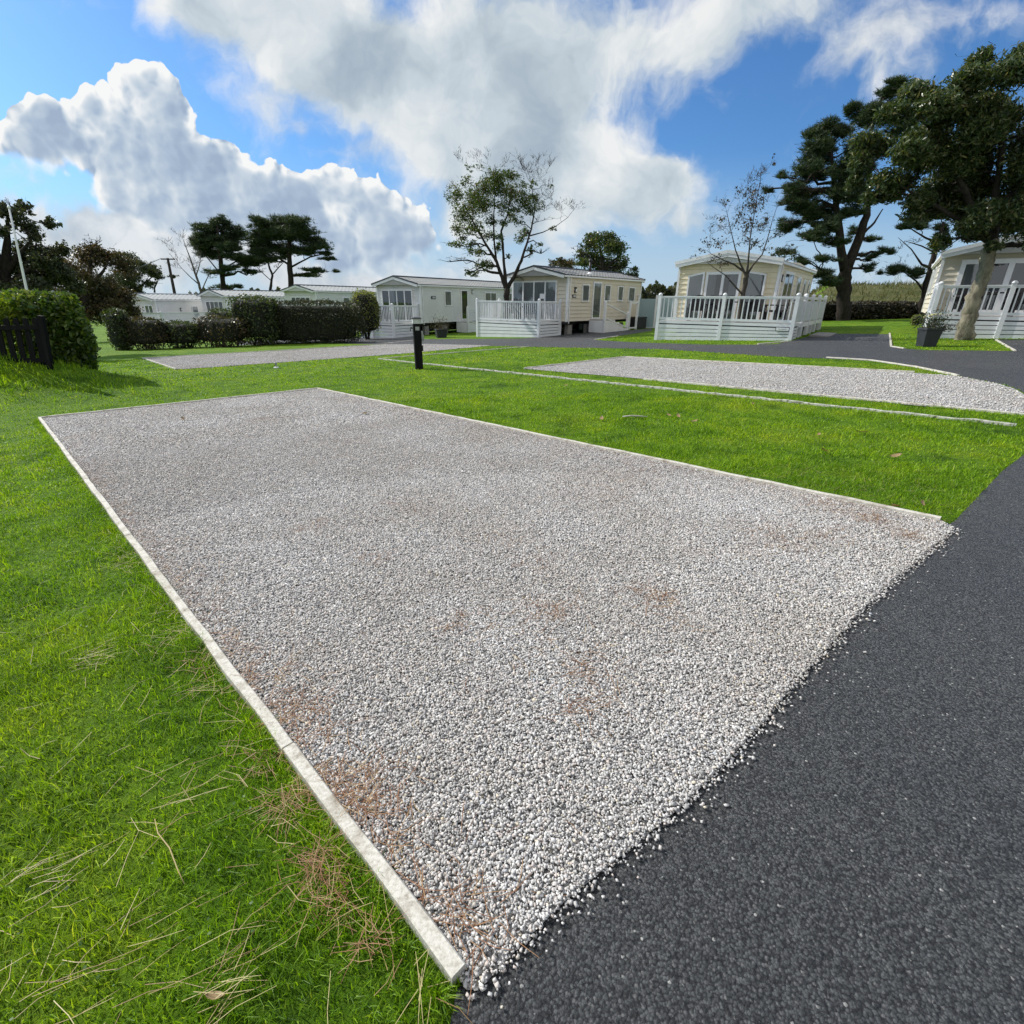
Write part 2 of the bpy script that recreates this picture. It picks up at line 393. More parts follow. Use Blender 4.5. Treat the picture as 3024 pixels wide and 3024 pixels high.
    M['black_wood'] = mat('black_stained_wood', lambda nt: pbsdf(nt, nt.ramp(nt.noise(nt.vmath('MULTIPLY', objco(nt), (30, 30, 2)), 1.0, 6, .6), [(.35, (.004, .004, .005)), (.65, (.010, .010, .011)), (.8, (.035, .032, .030))]), .7, bump(nt, nt.noise(nt.vmath('MULTIPLY', objco(nt), (30, 30, 2)), 1.0, 6, .6), .5, .006), .12))
    M['white'] = simple('white_vinyl', (.74, .76, .79), .38, .05, 3)
    M['white_trim'] = simple('white_trim', (.78, .79, .80), .4, .06, 3)
    M['dark_trim'] = simple('dark_grey_trim', (.055, .058, .065), .45, .15)
    M['grey_steel'] = simple('galvanised', (.30, .31, .32), .4, .2)
    M['under'] = simple('chassis_dark', (.035, .035, .036), .8, .3)  # one even dark tone for underframe, joists and soil
    M['block'] = simple('concrete_block', (.26, .25, .24), .9, .2, 9, bmp=.4)
    M['black_plastic'] = simple('black_plastic', (.018, .018, .02), .45, .2)
    M['dark_planter'] = simple('slate_planter', (.022, .026, .031), .6, .2, 5)
    M['rattan'] = mat('dark_rattan', lambda nt: pbsdf(nt, (.022, .020, .022), .55, bump(nt, nt.noise(objco(nt), 90, 2), .6, .01)))
    M['decking'] = simple('pale_decking', (.46, .44, .42), .6, .15, 5)
    M['indoor_dark'] = simple('indoor_gloom', (.045, .046, .05), .8, .3, 2)
    M['curtain'] = mat('net_curtain', lambda nt: pbsdf(nt, nt.mix(nt.noise(nt.vmath('MULTIPLY', objco(nt), (12, 12, .6)), 1.0, 3), (.55, .57, .59), (.82, .83, .84)), .9))  # vertical two-tone streaks put fold contrast into the colour
    M['curtain_grey'] = mat('grey_curtain', lambda nt: pbsdf(nt, nt.mix(nt.noise(nt.vmath('MULTIPLY', objco(nt), (12, 12, .6)), 1.0, 3), (.24, .25, .27), (.58, .60, .62)), .9))  # darker streaks painted in to strengthen the folds
    def f(nt):
        g = nt.new('ShaderNodeBsdfGlossy'); g.inputs['Roughness'].default_value = .02; nt.put(g.inputs[0], (.9, .95, 1, 1))
        t = nt.new('ShaderNodeBsdfTransparent'); nt.put(t.inputs[0], (.62, .66, .68, 1))
        fr = nt.new('ShaderNodeFresnel'); fr.inputs[0].default_value = 1.5
        m = nt.new('ShaderNodeMixShader'); nt.put(m.inputs[0], nt.math('MULTIPLY_ADD', fr.outputs[0], 1.1, .06, clamp=True)); nt.put(m.inputs[1], t.outputs[0]); nt.put(m.inputs[2], g.outputs[0])
        return m.outputs[0]
    M['glass'] = mat('window_glass', f)
    def f(nt):
        d = nt.new('ShaderNodeBsdfTranslucent'); nt.put(d.inputs[0], (.50, .62, .66, 1))
        b = pbsdf(nt, nt.mix(nt.noise(objco(nt), 1.6, 3), (.36, .46, .49), (.46, .56, .59)), .3)
        m = nt.new('ShaderNodeMixShader'); m.inputs[0].default_value = .4; nt.put(m.inputs[1], b); nt.put(m.inputs[2], d.outputs[0]); return m.outputs[0]
    M['frosted'] = mat('frosted_glass', f)
    def wallmat(name, col): 
        def f(nt):
            p = objco(nt); n = nt.noise(p, 1.2, 5, .6)
            c = nt.mix(nt.smooth(n, .35, .7), tuple(v*.92 for v in col), col)
            c = nt.mix(nt.smooth(nt.noise(nt.vmath('MULTIPLY', p, (5, 5, .5)), 1.0, 5, .6), .55, .8), c, tuple(v*.86 for v in col))
            return pbsdf(nt, c, .5, None, .35)
        return mat(name, f)
    M['wall_white'] = wallmat('white_cladding', (.76, .76, .74)); M['wall_pale'] = wallmat('pale_cladding', (.70, .71, .68)); M['wall_cream'] = wallmat('cream_cladding', (.68, .62, .50))
    M['wall_yellow'] = wallmat('warm_cream_cladding', (.78, .69, .49)); M['wall_olive'] = wallmat('stone_cladding', (.64, .59, .47))
    M['roof_grey'] = wallmat('grey_tile_sheet', (.40, .40, .37)); M['roof_pale'] = wallmat('pale_tile_sheet', (.56, .57, .54)); M['roof_dark'] = wallmat('slate_tile_sheet', (.30, .30, .285))
    def bark(name, a, b, sc=9):
        def f(nt):
            p = objco(nt); q = nt.vmath('MULTIPLY', p, (1, 1, .35)); n = nt.noise(q, sc, 7, .7)
            return pbsdf(nt, nt.ramp(n, [(.3, a), (.68, b)]), .9, bump(nt, n, .9, .04), .15)
        return mat(name, f)
    M['bark'] = bark('grey_brown_bark', (.012, .011, .010), (.055, .048, .040)); M['bark_pine'] = bark('pine_bark', (.010, .009, .008), (.045, .037, .031))
    M['bark_lichen'] = bark('lichened_bark', (.035, .030, .022), (.36, .33, .24), 5); M['twig'] = bark('twig_bark', (.05, .044, .04), (.13, .115, .10)); M['bark_slim'] = bark('slim_bark', (.030, .027, .024), (.10, .088, .075))
    M['leaf_ash'] = leafy('mid_green_leaf', [(0, (.030, .060, .018)), (.6, (.065, .110, .028)), (.85, (.11, .15, .038)), (.95, (.16, .13, .05)), (1, (.19, .11, .04))], .38)
    M['leaf_oak'] = leafy('evergreen_leaf', [(0, (.022, .046, .018)), (.5, (.052, .086, .029)), (.8, (.10, .128, .046)), (.95, (.15, .155, .06)), (1, (.24, .21, .10))], .3, .34)
    M['leaf_sparse'] = leafy('dry_leaf', [(0, (.022, .022, .014)), (.6, (.045, .045, .020)), (1, (.085, .055, .028))], .3)
    M['needle'] = leafy('pine_needle', [(0, (.016, .034, .018)), (.5, (.032, .058, .026)), (.85, (.055, .085, .032)), (1, (.09, .10, .045))], .25)
    M['leaf_brown'] = leafy('browned_leaf', [(0, (.035, .034, .018)), (.45, (.075, .066, .030)), (.8, (.125, .088, .045)), (1, (.18, .115, .06))], .25, patch=(.5, (.55, .8, .75)))
    M['leaf_dark'] = leafy('dull_green_leaf', [(0, (.024, .036, .019)), (.6, (.052, .070, .030)), (1, (.10, .105, .05))], .25)
    M['leaf_laurel'] = leafy('laurel_leaf', [(0, (.030, .065, .014)), (.5, (.070, .130, .022)), (.85, (.15, .21, .030)), (1, (.25, .29, .05))], .42, .32, spec=.5)
    M['leaf_box'] = leafy('clipped_leaf', [(0, (.020, .028, .014)), (.6, (.042, .055, .022)), (1, (.080, .078, .034))], .25)
    M['leaf_shrub'] = leafy('shrub_leaf', [(0, (.026, .044, .018)), (.6, (.055, .085, .028)), (.9, (.10, .125, .042)), (1, (.18, .19, .09))], .28)
    M['leaf_bright'] = leafy('yellow_green_leaf', [(0, (.09, .12, .03)), (.6, (.17, .20, .055)), (1, (.28, .29, .10))], .4)
    M['petal'] = simple('pale_yellow_petal', (.70, .66, .38), .6, .1)
    M['straw'] = leafy('dry_grass', [(0, (.055, .075, .022)), (.6, (.12, .125, .05)), (1, (.20, .18, .09))], .3)
    M['pine_litter'] = leafy('fallen_needle', [(0, (.17, .075, .035)), (.5, (.27, .13, .06)), (.8, (.36, .22, .11)), (1, (.46, .34, .18))], .1)
    M['straw_litter'] = leafy('bleached_needle', [(0, (.24, .14, .06)), (.5, (.38, .29, .12)), (1, (.52, .45, .22))], .15)
    M['dead_leaf'] = leafy('dead_leaf', [(0, (.10, .06, .03)), (.6, (.30, .21, .11)), (1, (.62, .55, .42))], .15)
    M['paper'] = simple('white_paper', (.8, .8, .8), .7, .03)
# ---------------------------------------------------------------- plan of the plot (photo points put on the ground)
def poly(pts, k=1.0): return [gp(x*k, y*k) for x, y in pts]
P1_NEAR, P1_LEFT, P1_FAR, P1_RIGHT = gpk(866, 1850), gpk(76, 791), gpk(600, 735), gpk(1772, 986)
APRON = [gpk(x, y) for x, y in ((1800, 1000), (1762, 1032), (1640, 1135), (1560, 1225), (1500, 1292), (1440, 1362), (1380, 1430), (1290, 1522), (1180, 1612), (1070, 1700), (985, 1785), (905, 1870), (882, 1872))]
PITCH1 = [P1_LEFT, P1_FAR, P1_RIGHT] + APRON + [P1_NEAR]
PITCH2 = poly([(422, 1059), (600, 1049), (926, 1031), (1143, 1018), (1259, 1017), (1450, 1021), (1225, 1042), (1000, 1059), (600, 1087), (520, 1092)])
PITCH3 = poly([(1548, 1090), (1845, 1056), (2150, 1071), (2460, 1089), (2700, 1103), (2825, 1112), (2956, 1137), (3004, 1154), (3060, 1190), (3180, 1245), (3024, 1226), (2660, 1195), (2300, 1157), (1900, 1120)])
NEAR_EDGE = [gpk(x, y) for x, y in ((850, 1932), (862, 1870), (1030, 1690), (1265, 1500), (1465, 1285), (1610, 1125), (1745, 1010), (1800, 985), (1838, 944), (1890, 890), (1932, 858))]
ROAD = ([Vector((-6, -6.2, 0)), Vector((-3, -2.6, 0))] + NEAR_EDGE + [gp(3250, 1262), gp(3180, 1235), gp(3060, 1180)] +
        poly([(3004, 1150), (2956, 1134), (2825, 1110), (2700, 1085), (2570, 1066), (2500, 1062), (2270, 1052), (1949, 1031), (1636, 1026), (1468, 1022), (1259, 1017), (1143, 1017), (1060, 1016), (900, 1012), (700, 1020), (700, 1008), (900, 1003), (1040, 998),
              (1160, 989), (1215, 984), (1255, 1002), (1400, 1001), (1535, 1000), (1600, 995), (1656, 988), (1668, 972), (1815, 979), (1925, 970), (1925, 977), (1821, 993), (1752, 1004), (1850, 1010), (2085, 1018), (2237, 1018), (2297, 1016), (2328, 1009),
              (2405, 990), (2408, 985), (2622, 987), (2627, 986), (2630, 1022), (2667, 1029), (2721, 1034), (2995, 1037), (2940, 1003), (3024, 1003), (3300, 1000)]) +
        [Vector((26, 18, 0)), Vector((16, 4, 0)), Vector((9, -4, 0)), Vector((2, -10, 0))])
def inside(poly_, X, Y):
    r = np.zeros(len(X), bool); n = len(poly_)
    for i in range(n):
        x1, y1 = poly_[i].x, poly_[i].y; x2, y2 = poly_[(i+1) % n].x, poly_[(i+1) % n].y
        if y1 == y2: continue
        r ^= ((y1 > Y) != (y2 > Y)) & (X < (x2-x1)*(Y-y1)/(y2-y1) + x1)
    return r
GZV = np.vectorize(gz, otypes=[float])
def sheet(name, pts, m, dz):
    bm = bmesh.new(); vs = [bm.verts.new((p.x, p.y, 0)) for p in pts]
    es = [bm.edges.new((vs[i], vs[(i+1) % len(vs)])) for i in range(len(vs))]
    bmesh.ops.triangle_fill(bm, edges=es, use_beauty=True)
    for v in bm.verts: v.co.z = GA*min(max(v.co.x, -46.), 27.) + GB*min(max(v.co.y, -12.), 62.) + dz
    bmesh.ops.recalc_face_normals(bm, faces=bm.faces)
    me = bpy.data.meshes.new(name); bm.to_mesh(me); bm.free(); me.materials.append(m)
    if me.polygons[0].normal.z < 0: me.flip_normals()
    o = bpy.data.objects.new(name, me); C.objects.link(o); return tag(o, kind='structure')
def build_ground():
    xs = [-900, -500, -250, -140, -90, -65] + [x*.5 for x in range(-100, 81)] + [45, 52, 60, 75, 100, 150, 250, 500, 900]
    ys = [-60, -30, -15] + [y*.5 for y in range(-12, 131)] + [70, 78, 90, 110, 150, 220, 350, 600, 1200]
    V = [(x, y, gz(x, y)) for y in ys for x in xs]; nx = len(xs)
    Fc = [(j*nx+i, j*nx+i+1, (j+1)*nx+i+1, (j+1)*nx+i) for j in range(len(ys)-1) for i in range(nx-1)]
    b = MB(); b.v = V; b.f = Fc; o = b.build('ground', M['lawn'], smooth=True); tag(o, kind='structure')
    sheet('road', ROAD, M['asphalt'], .004)
    for nm, p in (('gravel_bed', PITCH1), ('gravel_pitch', PITCH2), ('gravel_pitch', PITCH3)): sheet(nm, p, M['gravel'], .009)

# ---------------------------------------------------------------- loose stones, grass, litter
def scatter_in(polyg, density, rmin=0, rmax=99, pad=0):
    X0, X1 = min(p.x for p in polyg)-pad, max(p.x for p in polyg)+pad; Y0, Y1 = min(p.y for p in polyg)-pad, max(p.y for p in polyg)+pad
    n = int((X1-X0)*(Y1-Y0)*density); X = RNG.uniform(X0, X1, n); Y = RNG.uniform(Y0, Y1, n)
    d = np.hypot(X, Y); k = inside(polyg, X, Y) & (d >= rmin) & (d < rmax)
    return X[k], Y[k]
def rot_mats(n, up=None):
    q = RNG.normal(size=(n, 4)); q /= np.linalg.norm(q, axis=1)[:, None]; w, x, y, z = q.T
    return np.stack([1-2*(y*y+z*z), 2*(x*y-z*w), 2*(x*z+y*w), 2*(x*y+z*w), 1-2*(x*x+z*z), 2*(y*z-x*w), 2*(x*z-y*w), 2*(y*z+x*w), 1-2*(x*x+y*y)], 1).reshape(n, 3, 3)
def flat_mats(n, tilt=.32):
    a = RNG.uniform(0, 2*np.pi, n); e = np.eye(3)[None].repeat(n, 0); Rz = e.copy(); Rz[:, 0, 0] = Rz[:, 1, 1] = np.cos(a); Rz[:, 0, 1] = -np.sin(a); Rz[:, 1, 0] = np.sin(a)
    b = RNG.normal(0, tilt, n); Rx = e.copy(); Rx[:, 1, 1] = Rx[:, 2, 2] = np.cos(b); Rx[:, 1, 2] = -np.sin(b); Rx[:, 2, 1] = np.sin(b)
    c = RNG.normal(0, tilt, n); Ry = e.copy(); Ry[:, 0, 0] = Ry[:, 2, 2] = np.cos(c); Ry[:, 0, 2] = np.sin(c); Ry[:, 2, 0] = -np.sin(c)
    return Rx @ Ry @ Rz
def ico():
    t = (1+5**.5)/2; v = np.array([(-1,t,0),(1,t,0),(-1,-t,0),(1,-t,0),(0,-1,t),(0,1,t),(0,-1,-t),(0,1,-t),(t,0,-1),(t,0,1),(-t,0,-1),(-t,0,1)], float); v /= np.linalg.norm(v[0])
    f = np.array([(0,11,5),(0,5,1),(0,1,7),(0,7,10),(0,10,11),(1,5,9),(5,11,4),(11,10,2),(10,7,6),(7,1,8),(3,9,4),(3,4,2),(3,2,6),(3,6,8),(3,8,9),(4,9,5),(2,4,11),(6,2,10),(8,6,7),(9,8,1)])
    return v, f
def chip():
    v = np.array([(x, y, z) for x in (-1, 1) for y in (-1, 1) for z in (-1, 1)], float)*.68
    f = np.array([(0,1,3),(0,3,2),(4,6,7),(4,7,5),(0,4,5),(0,5,1),(2,3,7),(2,7,6),(0,2,6),(0,6,4),(1,5,7),(1,7,3)]); return v, f
def octa():
    return np.array([(1,0,0),(-1,0,0),(0,1,0),(0,-1,0),(0,0,1),(0,0,-1)], float), np.array([(0,2,4),(2,1,4),(1,3,4),(3,0,4),(2,0,5),(1,2,5),(3,1,5),(0,3,5)])
def stones(X, Y, size, base, jitter=.35, lift=.006):
    v, f = base; n = len(X); S = size*np.exp(np.clip(RNG.normal(0, .30, n), -.8, .6))
    sc = np.stack([RNG.uniform(.75, 1.35, n), RNG.uniform(.55, 1.0, n), RNG.uniform(.40, .72, n)], 1)
    P = (v[None]*(1 + RNG.uniform(-jitter, jitter*.4, (n, len(v), 1))) + RNG.normal(0, .13, (n, len(v), 3)))*sc[:, None]*S[:, None, None]*.5
    R = flat_mats(n); P = np.einsum('nij,nvj->nvi', R, P)
    Z = GA*X + GB*Y + .009 + lift + RNG.uniform(-.002, .004, n)
    P += np.stack([X, Y, Z], 1)[:, None]
    return P.reshape(-1, 3), (f[None] + np.arange(n)[:, None, None]*len(v)).reshape(-1, 3)
def join(parts):
    V, F, o = [], [], 0
    for v, f in parts: V.append(v); F.append(f + o); o += len(v)
    return np.concatenate(V), np.concatenate(F)
def build_gravel():
    I, Oc, Ch = ico(), octa(), chip(); parts = []
    for d0, d1, den, size, base in ((0, 2.4, 24000, .0092, Ch), (0, 2.4, 7500, .0100, I), (2.4, 4.4, 19000, .0100, Ch), (2.4, 4.4, 4500, .0108, I), (4.4, 7.2, 14500, .0130, Oc), (7.2, 14, 6800, .0190, Oc)):
        X, Y = scatter_in(PITCH1, den, d0, d1); parts.append(stones(X, Y, size, base))
    X, Y = scatter_in(PITCH1, 70, 0, 5); parts.append(stones(X, Y, .0165, Ch, .35, .007))
    # stones kicked out over the asphalt
    ex, ey = [], []
    for a, b in zip(APRON[:-1], APRON[1:]):
        L = (b-a).length; n = int(L*300); t = RNG.uniform(0, 1, n); off = RNG.exponential(.016, n)
        nrm = Vector((b.y-a.y, -(b.x-a.x), 0)).normalized()
        if nrm.dot(Vector((1, -1, 0))) < 0: nrm = -nrm
        ex.append(a.x + (b.x-a.x)*t + nrm.x*off); ey.append(a.y + (b.y-a.y)*t + nrm.y*off)
    ex, ey = np.concatenate(ex), np.concatenate(ey); parts.append(stones(ex, ey, .0098, Ch, .35, .002))
    X, Y = scatter_in([P1_RIGHT + Vector((.5, -1.2, 0)), P1_RIGHT + Vector((2, 0, 0)), Vector((5, 0, 0)), Vector((1.5, -1, 0)), Vector((.2, .2, 0))], 5); k = inside(ROAD, X, Y)
    parts.append(stones(X[k], Y[k], .011, I, .35, .0))
    V, F = join(parts); o = np_mesh('gravel', M['stone'], V, F); tag(o, 'loose pale grey and white stone chippings filling the edged pitch', 'gravel', kind='stuff')
    parts = []
    for pl in (PITCH2, PITCH3):
        X, Y = scatter_in(pl, 900); parts.append(stones(X, Y, .025, Oc))
    V, F = join(parts); o = np_mesh('gravel', M['stone'], V, F); tag(o, 'pale chippings spread over the two farther pitches', 'gravel', kind='stuff')
KEEP_OUT = []
def blades(X, Y, h, w, bend=1.0):
    n = len(X); Z = GZV(X, Y); a = RNG.uniform(0, 2*np.pi, n); H = h*RNG.uniform(.45, 1.25, n)*(1 + .45*np.sin(X*6.1+np.sin(Y*4.7)*2)*np.sin(Y*5.3+np.sin(X*3.9)*2)); W = w*RNG.uniform(.7, 1.3, n)
    dx, dy = np.cos(a), np.sin(a); lean = RNG.uniform(.15, 1.15, n)*bend; b = RNG.uniform(0, 2*np.pi, n); lx, ly = np.cos(b)*lean, np.sin(b)*lean
    P = np.zeros((n, 5, 3))
    for i, (t, ww) in enumerate(((0, 1), (0, -1), (.55, .75), (.55, -.75), (1, 0))):
        P[:, i, 0] = X + dx*W*ww*.5 + lx*H*t*t; P[:, i, 1] = Y + dy*W*ww*.5 + ly*H*t*t; P[:, i, 2] = Z - .004 + H*t*np.maximum(.25, 1-.55*lean*t)
    f = np.array([(0, 1, 3), (0, 3, 2), (2, 3, 4)])
    return P.reshape(-1, 3), (f[None] + np.arange(n)[:, None, None]*5).reshape(-1, 3)
def lawn_points(den, r0, r1, a0=-52, a1=52):
    n = int(den*math.pi*(r1*r1-r0*r0)*(a1-a0)/360); r = np.sqrt(RNG.uniform(r0*r0, r1*r1, n)); a = np.radians(RNG.uniform(a0, a1, n))
    X, Y = r*np.sin(a), r*np.cos(a)
    k = ~(inside(PITCH1, X, Y) | inside(PITCH2, X, Y) | inside(PITCH3, X, Y) | inside(ROAD, X, Y))
    for p in KEEP_OUT: k &= ~inside(p, X, Y)
    return X[k], Y[k]
def build_grass():
    parts = []
    for r0, r1, den, h, w, a0, a1 in ((.35, 1.6, 24000, .052, .0028, -115, 20), (1.6, 3.2, 15000, .052, .0034, -70, 52), (3.2, 5.5, 8000, .048, .0048, -52, 52), (5.5, 9, 3200, .044, .008, -50, 50), (9, 15, 700, .038, .014, -50, 50), (15, 26, 190, .045, .028, -50, 50)):
        X, Y = lawn_points(den, r0, r1, a0, a1)
        nn = np.sin(X*3.1+np.sin(Y*2.3)*1.7)*np.sin(Y*2.7+np.sin(X*1.9)*1.3)      # tufts and thinner places
        k = RNG.uniform(0, 1, len(X)) < .78 + .28*nn; parts.append(blades(X[k], Y[k], h, w))
    # shaggy grass on the bank below the fence and beside the timber edging
    for cx, cy, sx, sy, n, h in ((-11.2, 10.6, 2.4, 1.1, 6500, .13), (-14, 11, 2.2, 1.2, 2600, .13)):
        X, Y = RNG.normal(cx, sx*.6, n), RNG.normal(cy, sy*.6, n); parts.append(blades(X, Y, h, .014, .8))
    for a, b, side in ((P1_NEAR, P1_LEFT, -1), (P1_RIGHT, P1_FAR, 1), (P1_LEFT, P1_FAR, 1)):
        L = (b-a).length; n = int(L*1300); t = RNG.uniform(0, 1, n)**(1.5 if side < 0 else 1); nr = Vector((-(b.y-a.y), b.x-a.x, 0)).normalized()
        mid = (a+b)/2; c = (P1_NEAR+P1_FAR)/2
        if nr.dot(mid-c) < 0: nr = -nr
        off = .045 + RNG.exponential(.02, n); parts.append(blades(a.x+(b.x-a.x)*t+nr.x*off, a.y+(b.y-a.y)*t+nr.y*off, .056, .0040, 1.0))
    V, F = join(parts); o = np_mesh('grass', M['blade'], V, F); tag(o, 'short bright green mown grass of the lawns', 'grass', kind='stuff')
    # clover and small broad leaves among the near grass
    n = 1500; r = np.sqrt(RNG.uniform(.3, 9, n)); a = np.radians(RNG.uniform(-75, 0, n)); X, Y = r*np.sin(a), r*np.cos(a)
    k = ~inside(PITCH1, X, Y) & ~inside(ROAD, X, Y); m = np.sin(X*5.3+1)*np.sin(Y*4.1) + np.sin(X*2.1-Y*3.3) > .35; X, Y = X[k & m], Y[k & m]
    V, F = leaf_quads(np.stack([X, Y, GZV(X, Y) + RNG.uniform(.012, .03, len(X))], 1), .009, .008, flat=.6)
    o = np_mesh('clover', M['clover'], V, F, n=4); tag(o, 'small round clover leaves growing among the near grass', 'clover', kind='stuff')
def leaf_quads(Pc, L, W, flat=0.0, droop=None, size_var=.3):
    """one small pointed leaf (a four-cornered blade) at every point; flat=1 lies level, droop>0 hangs"""
    n = len(Pc); d = RNG.normal(size=(n, 3)); d[:, 2] *= (1-flat)
    if droop is not None: d[:, 2] = -abs(d[:, 2])*droop - .3*droop
    d /= np.linalg.norm(d, axis=1)[:, None]; u = RNG.normal(size=(n, 3)); u[:, :2] *= (1-flat) + .05
    s = np.cross(d, u); s /= np.linalg.norm(s, axis=1)[:, None] + 1e-9
    k = np.exp(np.clip(RNG.normal(0, size_var, n), -.7, .5))[:, None]; l = d*L*k; w = s*W*k*.5
    P = np.stack([Pc - l*.5, Pc + w - l*.05, Pc + l*.5, Pc - w - l*.05], 1)
    return P.reshape(-1, 3), np.arange(n*4).reshape(n, 4)
def needles(P0, length, width, spread_z=.15, dirs=None):
    """thin, slightly bent strips lying about"""
    n = len(P0); a = RNG.uniform(0, np.pi*2, n) if dirs is None else dirs; L = length*RNG.uniform(.5, 1.25, n); c = RNG.normal(0, .25, n)
    d = np.stack([np.cos(a), np.sin(a), RNG.normal(0, spread_z, n)], 1); d2 = np.stack([np.cos(a+c), np.sin(a+c), RNG.normal(0, spread_z, n)], 1)
    s = np.stack([-np.sin(a), np.cos(a), np.zeros(n)], 1)*width*.5
    A = P0; B = P0 + d*L[:, None]*.5; Cc = B + d2*L[:, None]*.5
    P = np.stack([A-s, A+s, B-s, B+s, Cc-s*.6, Cc+s*.6], 1); f = np.array([(0, 1, 3, 2), (2, 3, 5, 4)])
    return P.reshape(-1, 3), (f[None] + np.arange(n)[:, None, None]*6).reshape(-1, 4)
def build_litter():
    def at(X, Y, h0, h1): return np.stack([X, Y, GA*X + GB*Y + RNG.uniform(h0, h1, len(X))], 1)
    # russet pine needles gathered on the gravel
    spots = [(520,1400,60,70),(560,1350,60,60),(700,1510,70,70),(650,1490,60,50),(470,1290,60,60),(420,1230,30,40),(1110,1270,50,60),(1040,1150,60,50),(1010,1060,40,60),(1180,905,60,70),(1140,935,60,60),(1210,880,50,50),(1420,1010,60,60),(1500,1030,60,60),
             (1560,960,70,40),(1640,985,60,30),(1350,885,70,50),(1270,870,50,40),(980,1200,40,80),(760,960,40,40),(700,1060,30,40),(1280,1180,30,50),(870,1180,30,40),(1640,980,60,40),(940,1020,30,50),(1100,1340,30,40),(1710,1015,40,20),(590,1000,30,30),(1560,1010,60,50),(1240,1130,60,40)]
    X, Y = [], []
    for x, y, n, r in spots:
        c = gpk(x, y); e = gpk(x+r*.5, y); rr = (e-c).length; m = int(n*1.35); X.append(RNG.normal(c.x, rr*1.25, m)); Y.append(RNG.normal(c.y, rr*1.25, m))
    L = P1_LEFT - P1_NEAR; t = RNG.uniform(0, .8, 900)**1.4; o = RNG.exponential(.07, 900); nr = Vector((L.y, -L.x, 0)).normalized(); X.append(P1_NEAR.x+L.x*t+nr.x*(.03+o)); Y.append(P1_NEAR.y+L.y*t+nr.y*(.03+o))
    L = P1_FAR - P1_RIGHT; t = RNG.uniform(0, .75, 900); o = RNG.exponential(.16, 900); nr = Vector((-L.y, L.x, 0)).normalized(); X.append(P1_RIGHT.x+L.x*t+nr.x*(.03+o)); Y.append(P1_RIGHT.y+L.y*t+nr.y*(.03+o))
    X, Y = np.concatenate(X), np.concatenate(Y); k = inside(PITCH1, X, Y); V, F = needles(at(X[k], Y[k], .016, .03), .10, .0018)
    o = np_mesh('pine_needles', M['pine_litter'], V, F, n=4); tag(o, 'russet fallen pine needles gathered in drifts on the gravel', 'pine needles', kind='stuff')
    # bleached needles on the near grass, and more along the grass side of the timber
    X, Y = [], []
    n = 260; r = np.sqrt(RNG.uniform(.25, 14, n)); a = np.radians(RNG.uniform(-80, 5, n)); X.append(r*np.sin(a)); Y.append(r*np.cos(a))
    L = P1_LEFT - P1_NEAR; n = 220; t = RNG.uniform(0, .42, n)**1.2; o = .05 + RNG.exponential(.05, n); nr = Vector((-L.y, L.x, 0)).normalized(); X.append(P1_NEAR.x+L.x*t+nr.x*o); Y.append(P1_NEAR.y+L.y*t+nr.y*o)
    n = 420; c = gpk(1560, 930); X.append(RNG.normal(c.x, .9, n)); Y.append(RNG.normal(c.y, .5, n))
    X, Y = np.concatenate(X), np.concatenate(Y); k = ~inside(PITCH1, X, Y) & ~inside(ROAD, X, Y)
    V, F = needles(at(X[k], Y[k], .014, .044), .12, .0015, .10); X, Y = [], []
    for x, y, r, n in ((150, 1860, .10, 26), (330, 1500, .07, 10), (420, 1880, .05, 26), (160, 1255, .05, 24), (30, 1700, .06, 16)):
        q = gpk(x, y); X.append(RNG.normal(q.x, r, n)); Y.append(RNG.normal(q.y, r, n))
    X, Y = np.concatenate(X), np.concatenate(Y); V2, F2 = needles(at(X, Y, .014, .046), .13, .0014, .08, dirs=RNG.normal(.75, .55, len(X))); V, F = np.concatenate([V, V2]), np.concatenate([F, F2 + len(V)]); o = np_mesh('dry_needles', M['straw_litter'], V, F, n=4); tag(o, 'straw coloured long needles strewn over the grass', 'pine needles', kind='stuff')
    X, Y = [], []
    for x, y, r, n in ((600, 1640, .032, 110), (640, 1700, .03, 80), (548, 1520, .035, 80), (505, 1440, .04, 50), (390, 1255, .05, 50), (700, 1790, .02, 30)):
        q = gpk(x, y); X.append(RNG.normal(q.x, r, n)); Y.append(RNG.normal(q.y, r, n))
    X, Y = np.concatenate(X), np.concatenate(Y); k = ~inside(PITCH1, X, Y); V, F = needles(at(X[k], Y[k], .012, .045), .075, .0014, .12)
    o = np_mesh('pine_needles', M['pine_litter'], V, F, n=4); tag(o, 'matted brown needles lying in the grass against the timber edging', 'pine needles', kind='stuff')
    # dead leaves one by one
    def dead_leaf(p, s, label, rz):
        b = MB(); N = 7
        for i in range(N):
            u = i/(N-1)*2-1; w = .42*(1-u*u)**.8 + .01; z = .18*abs(u)**2
            b.v += [(u, -w, z + .16), (u, 0, z), (u, w, z + .12)]
        for i in range(N-1): b.f += [(3*i, 3*i+3, 3*i+4, 3*i+1), (3*i+1, 3*i+4, 3*i+5, 3*i+2)]
        o = b.build('dead_leaf', M['dead_leaf'], smooth=True); o.location = p; o.scale = (s, s, s); o.rotation_euler = (random.uniform(-.5, .5), random.uniform(-.4, .4), rz)
        tag(o, label, 'leaf', 'fallen leaves')
    near = [(405, 1880, .022, 'curled pale dead leaf on the near grass')]
    for x, y, s, l in near: dead_leaf(gpk(x, y, .03), s, l, random.uniform(0, 6))
    far = [(1000,712),(1135,790),(1262,783),(1280,785),(1043,748),(1068,727),(1420,762),(1545,820),(1555,850),(1690,860),(1740,950),(1690,955),(1625,815),(1700,795),(580,770),(690,780),(345,790),(1100,762),(1310,795)]
